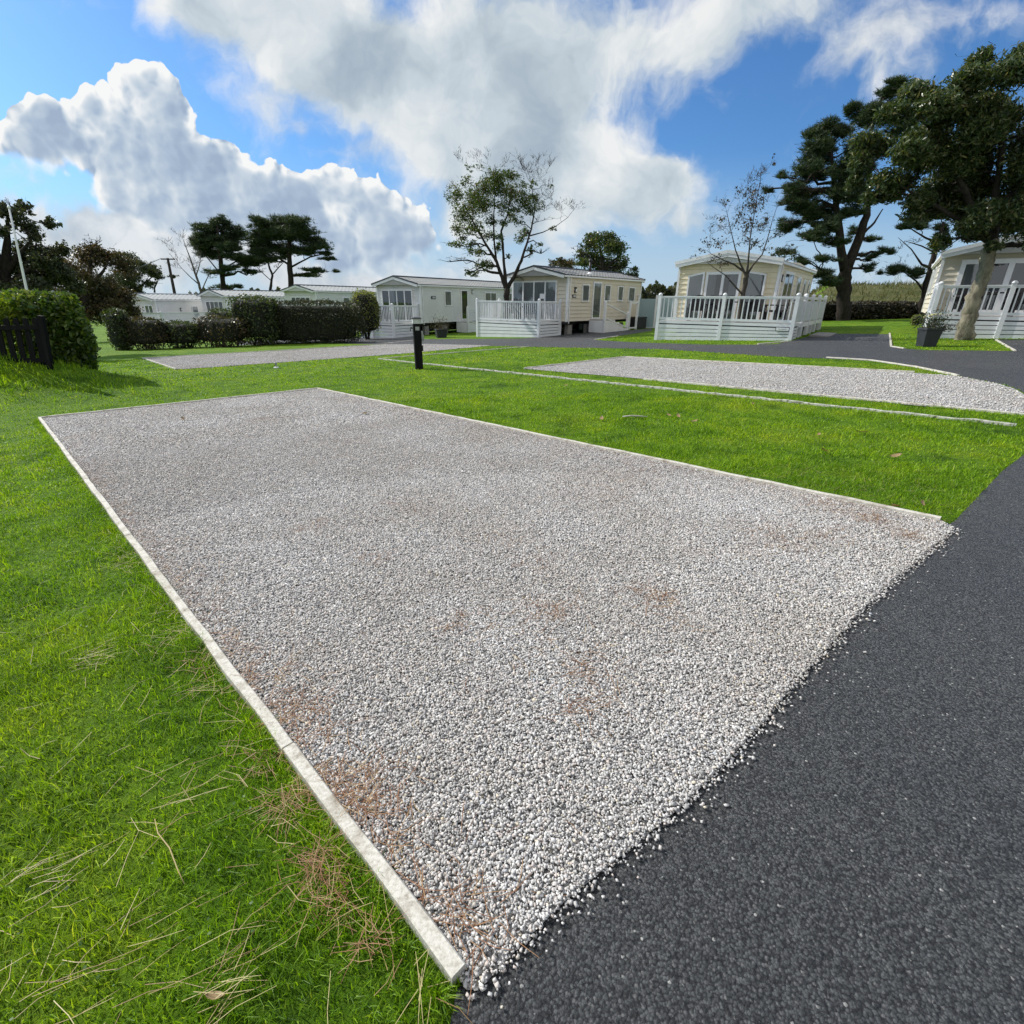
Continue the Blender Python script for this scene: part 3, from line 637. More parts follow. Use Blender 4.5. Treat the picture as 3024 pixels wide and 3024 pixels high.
    for i, (x, y) in enumerate(far): dead_leaf(gpk(x, y, .035), random.uniform(.03, .06), 'small brown dead leaf on the lawn beyond the gravel', random.uniform(0, 6))
    # a broken stick
    p = gpk(1190, 779, .03); b = MB(); b.tube([(-.16, 0, 0), (-.05, .01, .012), (.06, 0, .010), (.17, .012, 0)], [.008, .010, .010, .006], 7)
    o = b.build('stick', M['timber'], smooth=True); o.location = p + Vector((0, -.25, 0)); tag(o, 'short bare stick lying on the middle lawn', 'stick')
    b = MB(); q = [gpk(x, y, .035) for x, y in ((292, 1445+100), (298, 1572), (320, 1600), (335, 1640), (348, 1668))]; b.tube(q, [.0012, .0018, .0020, .0018, .001], 6); b.tube([q[1], q[1] + Vector((.05, .05, .01)), q[1] + Vector((.09, .06, .012))], [.0015, .0013, .0008], 5)
    o = b.build('twig', M['straw_litter'], smooth=True); tag(o, 'thin pale forked twig on the near grass', 'twig')

# ---------------------------------------------------------------- edgings
def edging(name, a, b, label, cat='edging', w=.040, up=.040, m='timber', group=None, wob=.0035, seg=None, joints=()):
    a, b = Vector((a.x, a.y, gz(a.x, a.y))), Vector((b.x, b.y, gz(b.x, b.y))); d = b-a; L = d.length; t = d.normalized(); s = Vector((-t.y, t.x, 0)).normalized(); n = seg or max(2, int(L/.18)); B = MB(); base = 0
    for i in range(n+1):
        p = a + d*(i/n); o = s*random.uniform(-wob, wob); hz = random.uniform(-wob, wob)*.7; ww = w/2*random.uniform(.94, 1.04); c = .004
        for dx, dz in ((-ww, -.06), (-ww, up-c), (-ww+c, up), (ww-c, up), (ww, up-c), (ww, -.06)): B.v.append(tuple(p + o + s*dx + Vector((0, 0, dz+hz))))
    for i in range(n):
        for k in range(5): B.f.append((i*6+k, (i+1)*6+k, (i+1)*6+k+1, i*6+k+1))
    B.f.append((5, 4, 3, 2, 1, 0)); B.f.append(tuple(n*6+k for k in range(6)))
    o = B.build(name, M[m]); return tag(o, label, cat, group)
def build_edgings():
    g = 'timber edgings round the gravel pitches'
    L = P1_LEFT - P1_NEAR
    J = [P1_NEAR + L*t for t in (0, .087, .34, 1)]
    sh = L.normalized()*.004
    for i, l in enumerate(('short white timber edging nearest the asphalt, long edge of the near gravel', 'middle white timber edging with needles on it, long edge of the near gravel', 'long white timber edging running to the far corner by the fence')):
        edging('timber_edging', J[i] + (sh if i else sh*0), J[i+1] - sh, l, group=g)
    edging('timber_edging', P1_LEFT + Vector((.02, 0, 0)), P1_FAR, 'straight white timber edging across the far end of the near gravel', group=g)
    edging('timber_edging', P1_FAR, P1_RIGHT, 'white timber edging between the near gravel and the middle lawn', group=g)
    edging('timber_edging', gp(422, 1059), gp(520, 1092), 'short white edging across the end of the gravel below the dark hedge', group=g)
    edging('timber_edging', gp(422, 1059), gp(1143, 1017), 'long thin edging along the hedge side of the gravel below the dark hedge', group=g, up=.035)
    edging('timber_edging', gp(1548, 1090), gp(1845, 1056), 'white edging across the end of the gravel in front of the yellow cream home', group=g)
    edging('timber_edging', gp(1845, 1056), gp(2700, 1102), 'white edging on the road side of the gravel in front of the yellow cream home', group=g)
    edging('timber_edging', gp(1900, 1121), gp(3024, 1227), 'white edging on the lawn side of the gravel in front of the yellow cream home', group=g, up=.03)
    edging('flaking_strip', gp(1118, 1061), gp(3000, 1259), 'flaking white strip running straight across the lawn past the black post', 'edging', w=.055, up=.03, m='flaky', wob=.010)
    edging('white_strip', gp(1118, 1060), gp(1562, 1024), 'thin white strip meeting the flaking strip in a point', 'edging', w=.045, up=.025, wob=.008)
    kg = 'white kerb edgings along the road'
    pts = [(2440, 1057), (2570, 1065), (2700, 1084), (2830, 1111)]
    for i, l in enumerate(('white kerb edging starting on the grass before the far gravel', 'white kerb edging in the middle of the bend by the far gravel', 'white kerb edging meeting the gravel on the bend')):
        edging('kerb_edging', gp(*pts[i]), gp(*pts[i+1]), l, group=kg, w=.05, up=.03)
    edging('kerb_edging', gp(2627, 986), gp(2631, 1024), 'white kerb edging on the short side of the grass with the slate planter', group=kg, w=.05, up=.04)
    edging('kerb_edging', gp(2631, 1024), gp(2670, 1030), 'short white kerb edging at the corner of the grass with the slate planter', group=kg, w=.05, up=.03)
    edging('kerb_edging', gp(2940, 1004), gp(2998, 1038), 'white kerb edging slanting beside the mottled tree trunk', group=kg, w=.05, up=.03)
    edging('kerb_edging', gp(2237, 1018), gp(2326, 1010), 'white kerb edging under the corner of the yellow cream home deck', group=kg, w=.06, up=.04)
    edging('kerb_edging', gp(1756, 1004), gp(1824, 993), 'white kerb edging beside the parking pad of the beige home', group=kg, w=.06, up=.03)
    edging('kerb_edging', gp(1111, 1011), gp(1160, 1013), 'low white kerb edging in front of the hedge end', group=kg, w=.05, up=.03)
    edging('kerb_edging', gp(1160, 1013), gp(1222, 1005), 'low white kerb edging just short of the black post', group=kg, w=.05, up=.03)

# ---------------------------------------------------------------- post, pole, fence, planters
def build_small():
    c = gp(1238, 1090); t = thing('service_post', 'black wooden hook-up post with pale band and cap on the lawn', 'post', c, math.radians(18))
    H = 1.28; MB().bx(-.095, .095, -.095, .095, -.1, H-.15).build('post', M['black_wood'], t, bevel=.008)
    MB().bx(-.103, .103, -.103, .103, H-.15, H-.035).build('band', M['grey_pale'], t, bevel=.004)
    b = MB(); b.bx(-.118, .118, -.118, .118, H-.035, H-.012); b.frustum(0, 0, H-.012, H+.012, .118, .05); b.build('cap', M['dark_trim'], t)
    b = MB(); b.bx(.095, .145, -.06, .06, .70, .95); b.bx(.145, .165, -.05, .05, .72, .86); b.build('socket_box', M['grey_steel'], t, bevel=.006)
    b = MB(); b.bx(.095, .13, -.045, .045, .46, .60); b.build('lower_box', M['black_plastic'], t, bevel=.006)
    b = MB(); b.tube([(-.095, 0, 1.02), (-.15, 0, 1.02), (-.165, 0, 1.0), (-.165, 0, .95)], .012, 8); b.bx(-.165, -.12, -.03, .03, 1.025, 1.045); b.build('tap', M['black_plastic'], t)
    b = MB(); b.bx(-.05, .05, -.0985, -.096, .97, 1.06); b.build('plate', M['grey_steel'], t)
    c = gp(816, 1087); t = thing('marker_peg', 'small pale peg with a flat base standing in the lawn', 'peg', c)
    MB().lathe([(.07, 0), (.07, .025), (.05, .035)], 14).build('base', M['white_trim'], t); MB().lathe([(.022, .03), (.022, .11), (.034, .115), (.034, .15), (.02, .16)], 12).build('head', M['grey_steel'], t)
    # flagpole, utility pole, mast
    a, b_ = at_y(80, 862, 22.0), at_y(27, 615, 22.0); t = thing('flagpole', 'slim white pole rising above the laurel hedge', 'pole', a - Vector((0, 0, 0)))
    v = b_-a; MB().tube([-v*.45, (0, 0, 0), v*.5, v], [.05, .048, .04, .028], 10).build('pole', M['white_trim'], t, True); MB().lathe([(.0, -.02), (.05, .0), (.055, .04), (.03, .08), (0, .09)], 12, v).build('finial', M['white_trim'], t, True)
    a, b_ = at_y(516, 868, 62.0), at_y(495, 762, 62.0); t = thing('utility_pole', 'leaning dark utility pole beside the bare tree', 'pole', a)
    v = b_-a; MB().tube([-v*.8, v*.0, v], [.17, .16, .12], 10).build('pole', M['bark'], t, True)
    q = v*.97; MB().bx(q.x-.75, q.x+.75, q.y-.06, q.y+.06, q.z-.06, q.z+.06).build('crossarm', M['bark'], t)
    b = MB()
    for i in range(2):
        s = q + Vector((-.7, 0, .06)); e = s + Vector((-18-i, 9, -1.2)); b.tube([s.lerp(e, u/8) - Vector((0, 0, .9*math.sin(math.pi*u/8))) for u in range(9)], .02, 5)
    b.build('wire', M['dark_trim'], t)
    t = thing('lattice_mast', 'faint lattice mast far beyond the field', 'mast', at_y(2637, 872, 330.)); b = MB(); H = 15.; 
    for i in (-1, 1):
        for j in (-1, 1): b.bar((i*2.2, j*2.2, -4), (i*.5, j*.5, H), .16, .16)
    for k in range(6):
        z0 = k*H/6; w0 = 2.2-1.7*z0/H; z1 = (k+1)*H/6; w1 = 2.2-1.7*z1/H
        for i in (-1, 1): b.bar((-w0, i*w0, z0), (w1, i*w1, z1), .10, .10); b.bar((w0, i*w0, z0), (-w1, i*w1, z1), .10, .10)
    b.build('lattice', M['mast'], t)
    # picket fence
    a = at_y(152, 1074, 11.0); b_ = a + Vector((-4.6, -.15, 0)); b_.z = gz(b_.x, b_.y); a.z = gz(a.x, a.y); d = (b_-a); L = d.length; u = d.normalized(); t = thing('picket_fence', 'black picket fence with rounded tops in front of the laurel hedge', 'fence', a, math.atan2(d.y, d.x))
    n = int(L/.19); sl = (gz(b_.x, b_.y) - gz(a.x, a.y))/L
    for i in range(1, n):
        x = i*.19; b = MB(); w = .054; z = sl*x; hh = .98
        prof = [(-w, .06), (w, .06), (w, hh-.06), (w*.8, hh-.02), (w*.4, hh), (-w*.4, hh), (-w*.8, hh-.02), (-w, hh-.06)]
        m = len(prof); vs = [(x+p-.13*q, y, z+q) for y in (-.034, -.014) for p, q in prof]
        b.add(vs, [tuple(range(m))[::-1], tuple(m+k for k in range(m))] + [(k, (k+1) % m, m+(k+1) % m, m+k) for k in range(m)]); b.build('picket', M['black_wood'], t)
    for z in (.16, .80): MB().bar((0, .012, z), (L, .012, z+sl*L), .04, .09).build('rail', M['black_wood'], t)
    for x in (0, 1.9, 3.8): MB().bar((x+.03, .045, sl*x-.2), (x-.13, .045, sl*x+1.02), .09, .09, (0, 1, 0)).build('post', M['black_wood'], t)

def build_planters():
    def tub(px, py, label, w, h, rz, leafm, n, spread, tall, flowers=False, g='dark tubs of plants'):
        c = gp(px, py); t = thing('planter', label, 'planter', c, math.radians(rz), g); b = MB()
        b.frustum(0, 0, 0, h-.05, w*.40, w*.5); b.bx(-w*.54, w*.54, -w*.54, w*.54, h-.05, h); b.build('tub', M['dark_planter'], t, bevel=.006)
        MB().bx(-w*.48, w*.48, -w*.48, w*.48, h, h+.012).build('soil', M['under'], t)
        P = RNG.normal(size=(n, 3))*np.array([spread, spread, tall*.45]) + np.array([0, 0, h+tall*.5]); P[:, 2] = np.maximum(P[:, 2], h + .02 - .25*(np.abs(P[:, 0]) > w*.55))
        V, F = leaf_quads(P, .055, .022); np_mesh('foliage', leafm, V, F, t, n=4)
        b = MB()
        for _ in range(26):
            e = Vector(P[random.randrange(n)]); b.tube([(random.uniform(-.1, .1), random.uniform(-.1, .1), h), e*.55 + Vector((0, 0, h*.5)), e], [.006, .004, .002], 4, False)
        b.build('stems', M['twig'], t)
        if flowers:
            for i in range(11):
                b = MB()
                x, y, z = random.uniform(-.22, .06), random.uniform(-.15, .15), h+tall*random.uniform(.75, 1.1); b.lathe([(.0, 0), (.028, .012), (.035, .03), (.02, .035)], 8, (x, y, z)); b.build('flower', M['petal'], t)
        return t
    tub(1303, 997, 'black tub with a rounded dry shrub beside the pale home', .62, .46, 20, M['leaf_brown'], 900, .30, .5)
    t = tub(2733, 1023, 'slate planter with yellow flowers and trailing stems beside the mottled trunk', .43, .50, -6, M['leaf_dark'], 800, .17, .34, True)
    P = np.array([[.25, 0, .50]]) + np.abs(RNG.normal(size=(220, 3)))*np.array([.26, .1, .02]) + RNG.normal(size=(220, 3))*np.array([.0, .08, .07]); V, F = leaf_quads(P, .06, .02); np_mesh('trailing_foliage', M['leaf_sparse'], V, F, t, n=4)
# ---------------------------------------------------------------- holiday homes
def clap_face(b, fr, u0, u1, zb, top, pitch=.19):
    """overlapping boards on one wall; fr(u, d, z) -> point; top(z) -> (u0, u1) extent at height z or None"""
    z = zb
    while True:
        z2 = z + pitch; a, c = top(z), top(z2)
        if a is None: break
        if c is None: c = ((a[0]+a[1])/2 - .02, (a[0]+a[1])/2 + .02)
        b.add([fr(a[0], .040, z), fr(a[1], .040, z), fr(c[1], .002, z2), fr(c[0], .004, z2)], [(0, 1, 2, 3)])
        b.add([fr(a[0], .0, z), fr(a[1], .0, z), fr(a[1], .040, z), fr(a[0], .040, z)], [(0, 1, 2, 3)])
        z = z2
        if z > 6: break
def window(home, fr, u0, u1, z0, z1, panes=1, label=None, curtain='net', fw=.055, slant=(0, 0), name='window', gaps=None, dark=False):
    """frame proud of the wall with glass, a curtain and the room behind; slant lifts or drops the top at either end"""
    def top(u): t = (u-u0)/(u1-u0); return z1 + slant[0]*(1-t) + slant[1]*t
    b = MB(); D0, D1 = .0, .095
    def slab(a, c, ua, uc, za0, za1, zc0, zc1, d0=D0, d1=D1):
        vs = [fr(ua, d, za0) for d in (d0, d1)] + [fr(uc, d, zc0) for d in (d0, d1)] + [fr(uc, d, zc1) for d in (d0, d1)] + [fr(ua, d, za1) for d in (d0, d1)]
        b.add(vs, [(0, 2, 4, 6), (1, 7, 5, 3), (0, 1, 3, 2), (2, 3, 5, 4), (4, 5, 7, 6), (6, 7, 1, 0)])
    slab(0, 0, u0, u0+fw, z0, top(u0), z0, top(u0+fw)); slab(0, 0, u1-fw, u1, z0, top(u1-fw), z0, top(u1))
    slab(0, 0, u0+fw, u1-fw, z0, z0+fw, z0, z0+fw); slab(0, 0, u0+fw, u1-fw, top(u0+fw)-fw, top(u0+fw), top(u1-fw)-fw, top(u1-fw))
    edges = [u0+fw] + ([u0 + (u1-u0)*g for g in gaps] if gaps else [u0 + (u1-u0)*k/panes for k in range(1, panes)]) + [u1-fw]
    for u in edges[1:-1]: slab(0, 0, u-fw*.55, u+fw*.55, z0+fw, top(u)-fw, z0+fw, top(u)-fw)
    o = b.build(name, M['white_trim'], home)
    if label: o['label'] = label
    g, cu, rm = MB(), MB(), MB(); i0, i1, iz = u0+fw*.6, u1-fw*.6, z0+fw*.6
    g.add([fr(i0, .080, iz), fr(i1, .080, iz), fr(i1, .080, top(i1)-fw*.6), fr(i0, .080, top(i0)-fw*.6)], [(0, 1, 2, 3)])
    rm.add([fr(i0, .043, iz), fr(i1, .043, iz), fr(i1, .043, top(i1)-fw*.6), fr(i0, .043, top(i0)-fw*.6)], [(0, 1, 2, 3)])
    g.build('pane', M['glass'], o); rm.build('dark_sheet', M['indoor_dark'], o)  # flat dark sheet behind the glass; indoor gloom put into its colour
    if curtain:
        for k in range(len(edges)-1):
            a, c = edges[k], edges[k+1]; w = c-a
            spans = {'net': [(a, c)], 'sides': [(a, a+w*.55)] if k < (len(edges)-1)/2 else [(c-w*.55, c)], 'one': [(a, a+w*.7)] if k == 1 else []}[curtain]
            for s, e in spans:
                n = max(6, int((e-s)/.035)); vs = []
                for i in range(n+1):
                    u = s+(e-s)*i/n; d = .062 + .014*math.sin(2*math.pi*u/.26 + k)
                    if curtain == 'one': lo = u
                    vs += [fr(u, d, iz), fr(u, d, top(u)-fw*.7)]
                cu.add(vs, [(2*i, 2*i+2, 2*i+3, 2*i+1) for i in range(n)])
        if cu.v: cu.build('curtain', M['curtain' if not dark else 'curtain_grey'], o, True)
    return o
def home(name, label, x, y, z, h, W, L, e, r, o, wall, roof, base=.5, group='holiday homes on the site', cap='dark', porch_beam=False, piers=True, far=False):
    F = Frame(x, y, z, h); t = thing(name, label, 'mobile home', (x, y, z), -math.radians(h), group); hw = W/2 - .12; b = MB()
    s = (r-e)/(W/2)                                         # roof pitch
    front = lambda u, d, zz: (u, -d, zz); back = lambda u, d, zz: (-u, L-.2+d, zz); rt = lambda u, d, zz: (hw+d, u, zz); lf = lambda u, d, zz: (-hw-d, L-.2-u, zz)
    def gable(zz):
        if zz <= e: return (-hw, hw)
        w = (r-.06-zz)/s
        return (-min(hw, w), min(hw, w)) if w > .05 else None
    for f in (front, back): clap_face(b, f, -hw, hw, base, gable)
    flat = lambda zz: (0, L-.2) if zz < e-.02 else None
    for f in (rt, lf): clap_face(b, f, 0, L-.2, base, flat)
    b.bx(-hw+.01, hw-.01, .01, L-.21, base+.005, e-.03)
    b.build('wall', wall, t)
    # corner trims
    for i in (-1, 1):
        for yy in (-.035, L-.2+.003):
            c = MB(); c.bx(i*hw-.045+.025*i, i*hw+.045+.025*i, yy-.015, yy+.032, base-.02, e-.05)
            if yy < 0: c.bx(*(sorted((i*(hw+.03), i*(hw+.069)))), -.003, .09, base-.02, e-.05)
            c.build('corner_trim', M['white_trim'], t)
    # roof: ribbed tile-effect sheets
    R = MB(); y0, y1 = -o, L; step = .07 if not far else .1; ny = int((y1-y0)/step); rows = 5
    for sg in (-1, 1):
        prof = []
        for k in range(rows):
            for u in (0.0, .97): q = (k+u)/rows; prof.append((sg*(W/2)*(1-q), e + (r-e)*q + .028*(1-u)))
        prof.append((0, r+.012)); m = len(prof); base_i = len(R.v)
        for j in range(ny+1):
            yy = y0 + (y1-y0)*j/ny; wv = .014*math.sin(j*math.pi/2*.9)
            R.v += [(px, yy, pz + wv*(1 if i < m-1 else .3)) for i, (px, pz) in enumerate(prof)]
        for j in range(ny):
            for i in range(m-1):
                q = (base_i+j*m+i, base_i+j*m+i+1, base_i+(j+1)*m+i+1, base_i+(j+1)*m+i); R.f.append(q if sg < 0 else q[::-1])
    R.add([(-W/2, y0+.02, e-.03), (W/2, y0+.02, e-.03), (0, y0+.02, r-.03), (-W/2, y1-.02, e-.03), (W/2, y1-.02, e-.03), (0, y1-.02, r-.03)], [(0, 1, 2), (5, 4, 3), (0, 3, 4, 1), (1, 4, 5, 2), (2, 5, 3, 0)])
    ro = R.build('roof', roof, t)
    rc = MB(); rc.tube([(0, y0-.01, r+.02), (0, y1+.01, r+.02)], .06, 8); rc.build('ridge_cap', roof if cap == 'white' else M['dark_trim' if cap == 'dark' else 'grey_steel'], ro)
    # verge boards at both gables, gutters along the eaves
    for yy in (y0-.03, y1):
        v, dk = MB(), MB()
        for sg in (-1, 1):
            A, Bv = Vector((sg*(W/2+.02), yy+.015, e-.085)), Vector((0, yy+.015, r-.085)); v.bar(A, Bv, .03, .15, (0, 0, 1))
            A, Bv = Vector((sg*(W/2+.05), yy+.012, e+.02)), Vector((0, yy+.012, r+.03)); dk.bar(A, Bv, .055, .075 if cap != 'white' else .12, (0, 0, 1))
        v.build('verge_board', M['white_trim'], t); dk.build('verge_cap', M['dark_trim'] if cap == 'dark' else M['white_trim'] if cap == 'white' else M['grey_steel'], t)
    for sg in (-1, 1): g = MB(); g.bx(*(sorted((sg*(W/2-.06), sg*(W/2+.05)))), y0+.03, y1-.03, e-.10, e-.02); g.build('gutter', M['white_trim'] if cap != 'gutter' else M['dark_trim'], t)
    d = MB(); d.tube([(hw+.09, .16, e-.08), (hw+.075, .16, base-.1)], .028, 8); d.build('downpipe', M['white_trim'], t)
    # underframe
    if piers:
        u = MB(); zg = min(gz(*F.w((hw, q, 0))[:2]) for q in (0, L)) - z - .05
        for xx in (-hw*.6, hw*.6): u.bx(xx-.05, xx+.05, .1, L-.3, base-.2, base+.002)
        u.bx(-hw, hw, .02, .1, base-.14, base+.002); u.bx(-hw+.1, -hw+.16, .1, L-.3, zg, base+.002); u.build('chassis', M['under'], t)
        for q in range(int(L/1.9)):
            yy = .7 + q*1.9
            for xx in (-hw+.35, hw-.3): p = MB(); p.bx(xx-.11, xx+.11, yy-.2, yy+.2, zg, base-.2); p.build('pier', M['block'], t)
        for yy in (L*.45, L*.45+.75): p = MB(); p.lathe([(.12, -.09), (.30, -.08), (.32, 0), (.30, .08), (.12, .09)], 16); o_ = p.build('wheel', M['black_plastic'], t); o_.rotation_euler = (0, math.pi/2, 0); o_.location = (hw-.35, yy, zg+.36)
    return t, F, front, rt, hw, lf
def plate(home_, fr, u0, u1, z0, z1, m='dark_trim', name='name_plate', marks=True):
    b = MB(); vs = [fr(u, d, z) for d in (.012, .04) for u, z in ((u0, z0), (u1, z0), (u1, z1), (u0, z1))]; b.add(vs, [(0, 3, 2, 1), (4, 5, 6, 7), (0, 1, 5, 4), (1, 2, 6, 5), (2, 3, 7, 6), (3, 0, 4, 7)]); o = b.build(name, M[m], home_)
    if marks:
        c = MB(); w, hh = u1-u0, z1-z0
        c.add([fr(u0+w*a, .043, z0+hh*q) for a, q in ((.28, .30), (.95, .30), (.95, .42), (.28, .42))], [(0, 1, 2, 3)]); c.add([fr(u0+w*a, .043, z0+hh*q) for a, q in ((.28, .56), (.9, .56), (.9, .74), (.28, .74))], [(0, 1, 2, 3)]); c.build('marking', M['white_trim'], o)
    return o
def wall_lamp(home_, fr, u, z, m='dark_trim'):
    b = MB(); b.bx(-.06, .06, -.11, 0, -.14, .14); vs = b.v; b.v = [fr(u+p[0], -p[1], z+p[2]) for p in vs]; o = b.build('wall_lamp', M[m], home_)
    c = MB(); c.bx(-.04, .04, -.125, -.105, -.09, .05); c.v = [fr(u+p[0], -p[1], z+p[2]) for p in c.v]; c.build('lamp_glass', M['white_trim'], o)

# ---------------------------------------------------------------- decks with vinyl railings
def deck(label, F, x0, x1, yf, yb, zf, zr, posts, sp=.125, right='rail', left='rail', skirt_to=None, group='white decks in front of the homes', side_posts=(), gate=None):
    t = thing('deck', label, 'deck', F.o, -F.h, group)
    zg = lambda x, y: gz(*F.w((x, y, 0))[:2]) - F.o.z
    b = MB(); n = int((yb-yf)/.145)
    for i in range(n): b.bx(x0+.02, x1-.02, yf+.02+i*.145, yf+.02+i*.145+.138, zf-.03, zf)
    b.build('deck_boards', M['decking'], t)
    def post(x, y):
        q = MB(); q.bx(x-.062, x+.062, y-.062, y+.062, zg(x, y)-.05, zr+.06); p = q.build('post', M['white'], t); c = MB(); c.lathe([(.075, zr+.06), (.085, zr+.075), (.075, zr+.10), (.04, zr+.135), (.0, zr+.145)], 14, (x, y, 0)); c.build('cap', M['white'], p)
    def bay(a, c, kind):
        a, c = Vector(a), Vector(c); d = (c-a); L = d.length; u = d.normalized(); a1, c1 = a+u*.06, c-u*.06
        q = MB(); q.bar(a1+Vector((0, 0, zr)), c1+Vector((0, 0, zr)), .085, .045); q.bar(a1+Vector((0, 0, zr-.045)), c1+Vector((0, 0, zr-.045)), .05, .05); q.build('top_rail', M['white'], t)
        q = MB(); q.bar(a1+Vector((0, 0, zf+.08)), c1+Vector((0, 0, zf+.08)), .05, .09)
        if kind == 'panel':
            m = int(L/1.4)
            q.bar(a1+Vector((0, 0, zf+.45)), c1+Vector((0, 0, zf+.45)), .012, zr-zf-.25); q.build('solid_panel', M['frosted_white'], t)
        else:
            m = int(L/sp)
            for i in range(1, m): p = a+d*(i/m); q.bx(p.x-.019, p.x+.019, p.y-.019, p.y+.019, zf+.1, zr-.05)
            q.build('balustrade', M['white'], t)
    def skirt(a, c):
        a, c = Vector((*a, 0)), Vector((*c, 0)); d = c-a; u = d.normalized(); s = Vector((u.y, -u.x, 0)); q = MB(); top = zf-.005; ga, gc = zg(a.x, a.y)+.0, zg(c.x, c.y)+.0; k = 4
        q.bar(a+Vector((0, 0, top-.05)), c+Vector((0, 0, top-.05)), .045, .10)
        for i in range(k):
            fa = lambda g: g + (top-.12-g)*(i/k); fb = lambda g: g + (top-.12-g)*((i+1)/k) - .022
            vs = []
            for off in (0, .022): vs += [a+s*off+Vector((0, 0, fa(ga))), c+s*off+Vector((0, 0, fa(gc))), c+s*off+Vector((0, 0, fb(gc))), a+s*off+Vector((0, 0, fb(ga)))]
            q.add(vs, [(0, 3, 2, 1), (4, 5, 6, 7), (0, 1, 5, 4), (1, 2, 6, 5), (2, 3, 7, 6), (3, 0, 4, 7)])
        q.build('skirting', M['white'], t)
    for x in posts: post(x, yf)
    for a, c in zip(posts[:-1], posts[1:]):
        bay((a, yf, 0), (c, yf, 0), 'rail'); skirt((a+.03, yf), (c-.03, yf))
    for side, x, sg in ((right, x1, 1), (left, x0, -1)):
        if not side: continue
        ys = [yf] + list(side_posts if (sg > 0) else []) + [yb]
        for q in ys[1:]: post(x, q)
        for a, c in zip(ys[:-1], ys[1:]): bay((x, a, 0), (x, c, 0), side)
        end = skirt_to if (skirt_to and sg > 0) else yb
        skirt(*(((x, yf+.03), (x, end)) if sg > 0 else ((x, end), (x, yf+.03))))
        if skirt_to and sg > 0:
            q = MB(); q.bx(x-.03, x+.03, end, yb, zf-.17, zf-.01); q.build('side_fascia', M['white'], t)
            for yy in np.arange(end+.9, yb+.1, 1.35): q = MB(); q.bx(x-.06, x+.06, yy-.06, yy+.06, zg(x, yy)-.05, zf-.17); q.build('leg', M['white'], t)
    # dark void under the boards is real: joists and the home's own underside close it
    q = MB(); q.bx(x0+.06, x1-.06, yf+.06, yf+.10, zf-.2, zf-.035); q.bx(x0+.06, x1-.06, (yf+yb)/2, (yf+yb)/2+.05, zf-.2, zf-.035); q.bx(x0+.06, x1-.06, yb-.1, yb-.05, zf-.9, zf-.035); q.build('joist', M['under'], t)
    return t
CHAIR = []
def chair(F, x, y, z, rz, label, group='dark chairs on the decks'):
    p = F.w((x, y, z))
    if CHAIR:
        o = copy_tree(CHAIR[0]); o.location = p; o.rotation_euler = (0, 0, rz - F.h); o['label'] = label; o['group'] = group; return o
    t = thing('garden_chair', label, 'chair', p, rz - F.h, group); CHAIR.append(t)
    MB().bx(-.26, .26, -.26, .24, .38, .45).build('seat', M['rattan'], t)
    b = MB(); n = 8; vs = []
    for i in range(n+1):
        q = -1 + 2*i/n; xx = .27*q; yy = .24 + .05*(1-q*q); zt = .98 - .10*q*q
        vs += [(xx, yy, .40), (xx, yy+.05, zt), (xx, yy+.04, .40), (xx, yy+.09, zt)]
    for i in range(n): a = 4*i; b.f += [(a, a+4, a+5, a+1), (a+2, a+3, a+7, a+6), (a+1, a+5, a+7, a+3)]
    b.v = vs; b.build('backrest', M['rattan'], t)
    for sg in (-1, 1):
        b = MB(); b.bx(sg*.30-.03, sg*.30+.03, -.24, .28, .60, .64); b.bx(sg*.30-.025, sg*.30+.025, -.24, -.19, .0, .60); b.build('arm', M['rattan'], t)
        MB().bx(sg*.25-.025, sg*.25+.025, .2, .25, 0, .40).build('leg', M['rattan'], t); MB().bx(sg*.23-.02, sg*.23+.02, -.22, -.18, 0, .40).build('leg', M['rattan'], t)
    return t
def table(F, x, y, z, label):
    p = F.w((x, y, z)); t = thing('garden_table', label, 'table', p, -F.h, 'dark tables on the decks')
    MB().bx(-.55, .55, -.4, .4, .70, .74).build('tabletop', M['rattan'], t)
    for i in (-1, 1):
        for j in (-1, 1): MB().bx(i*.48-.03, i*.48+.03, j*.33-.03, j*.33+.03, 0, .70).build('leg', M['rattan'], t)
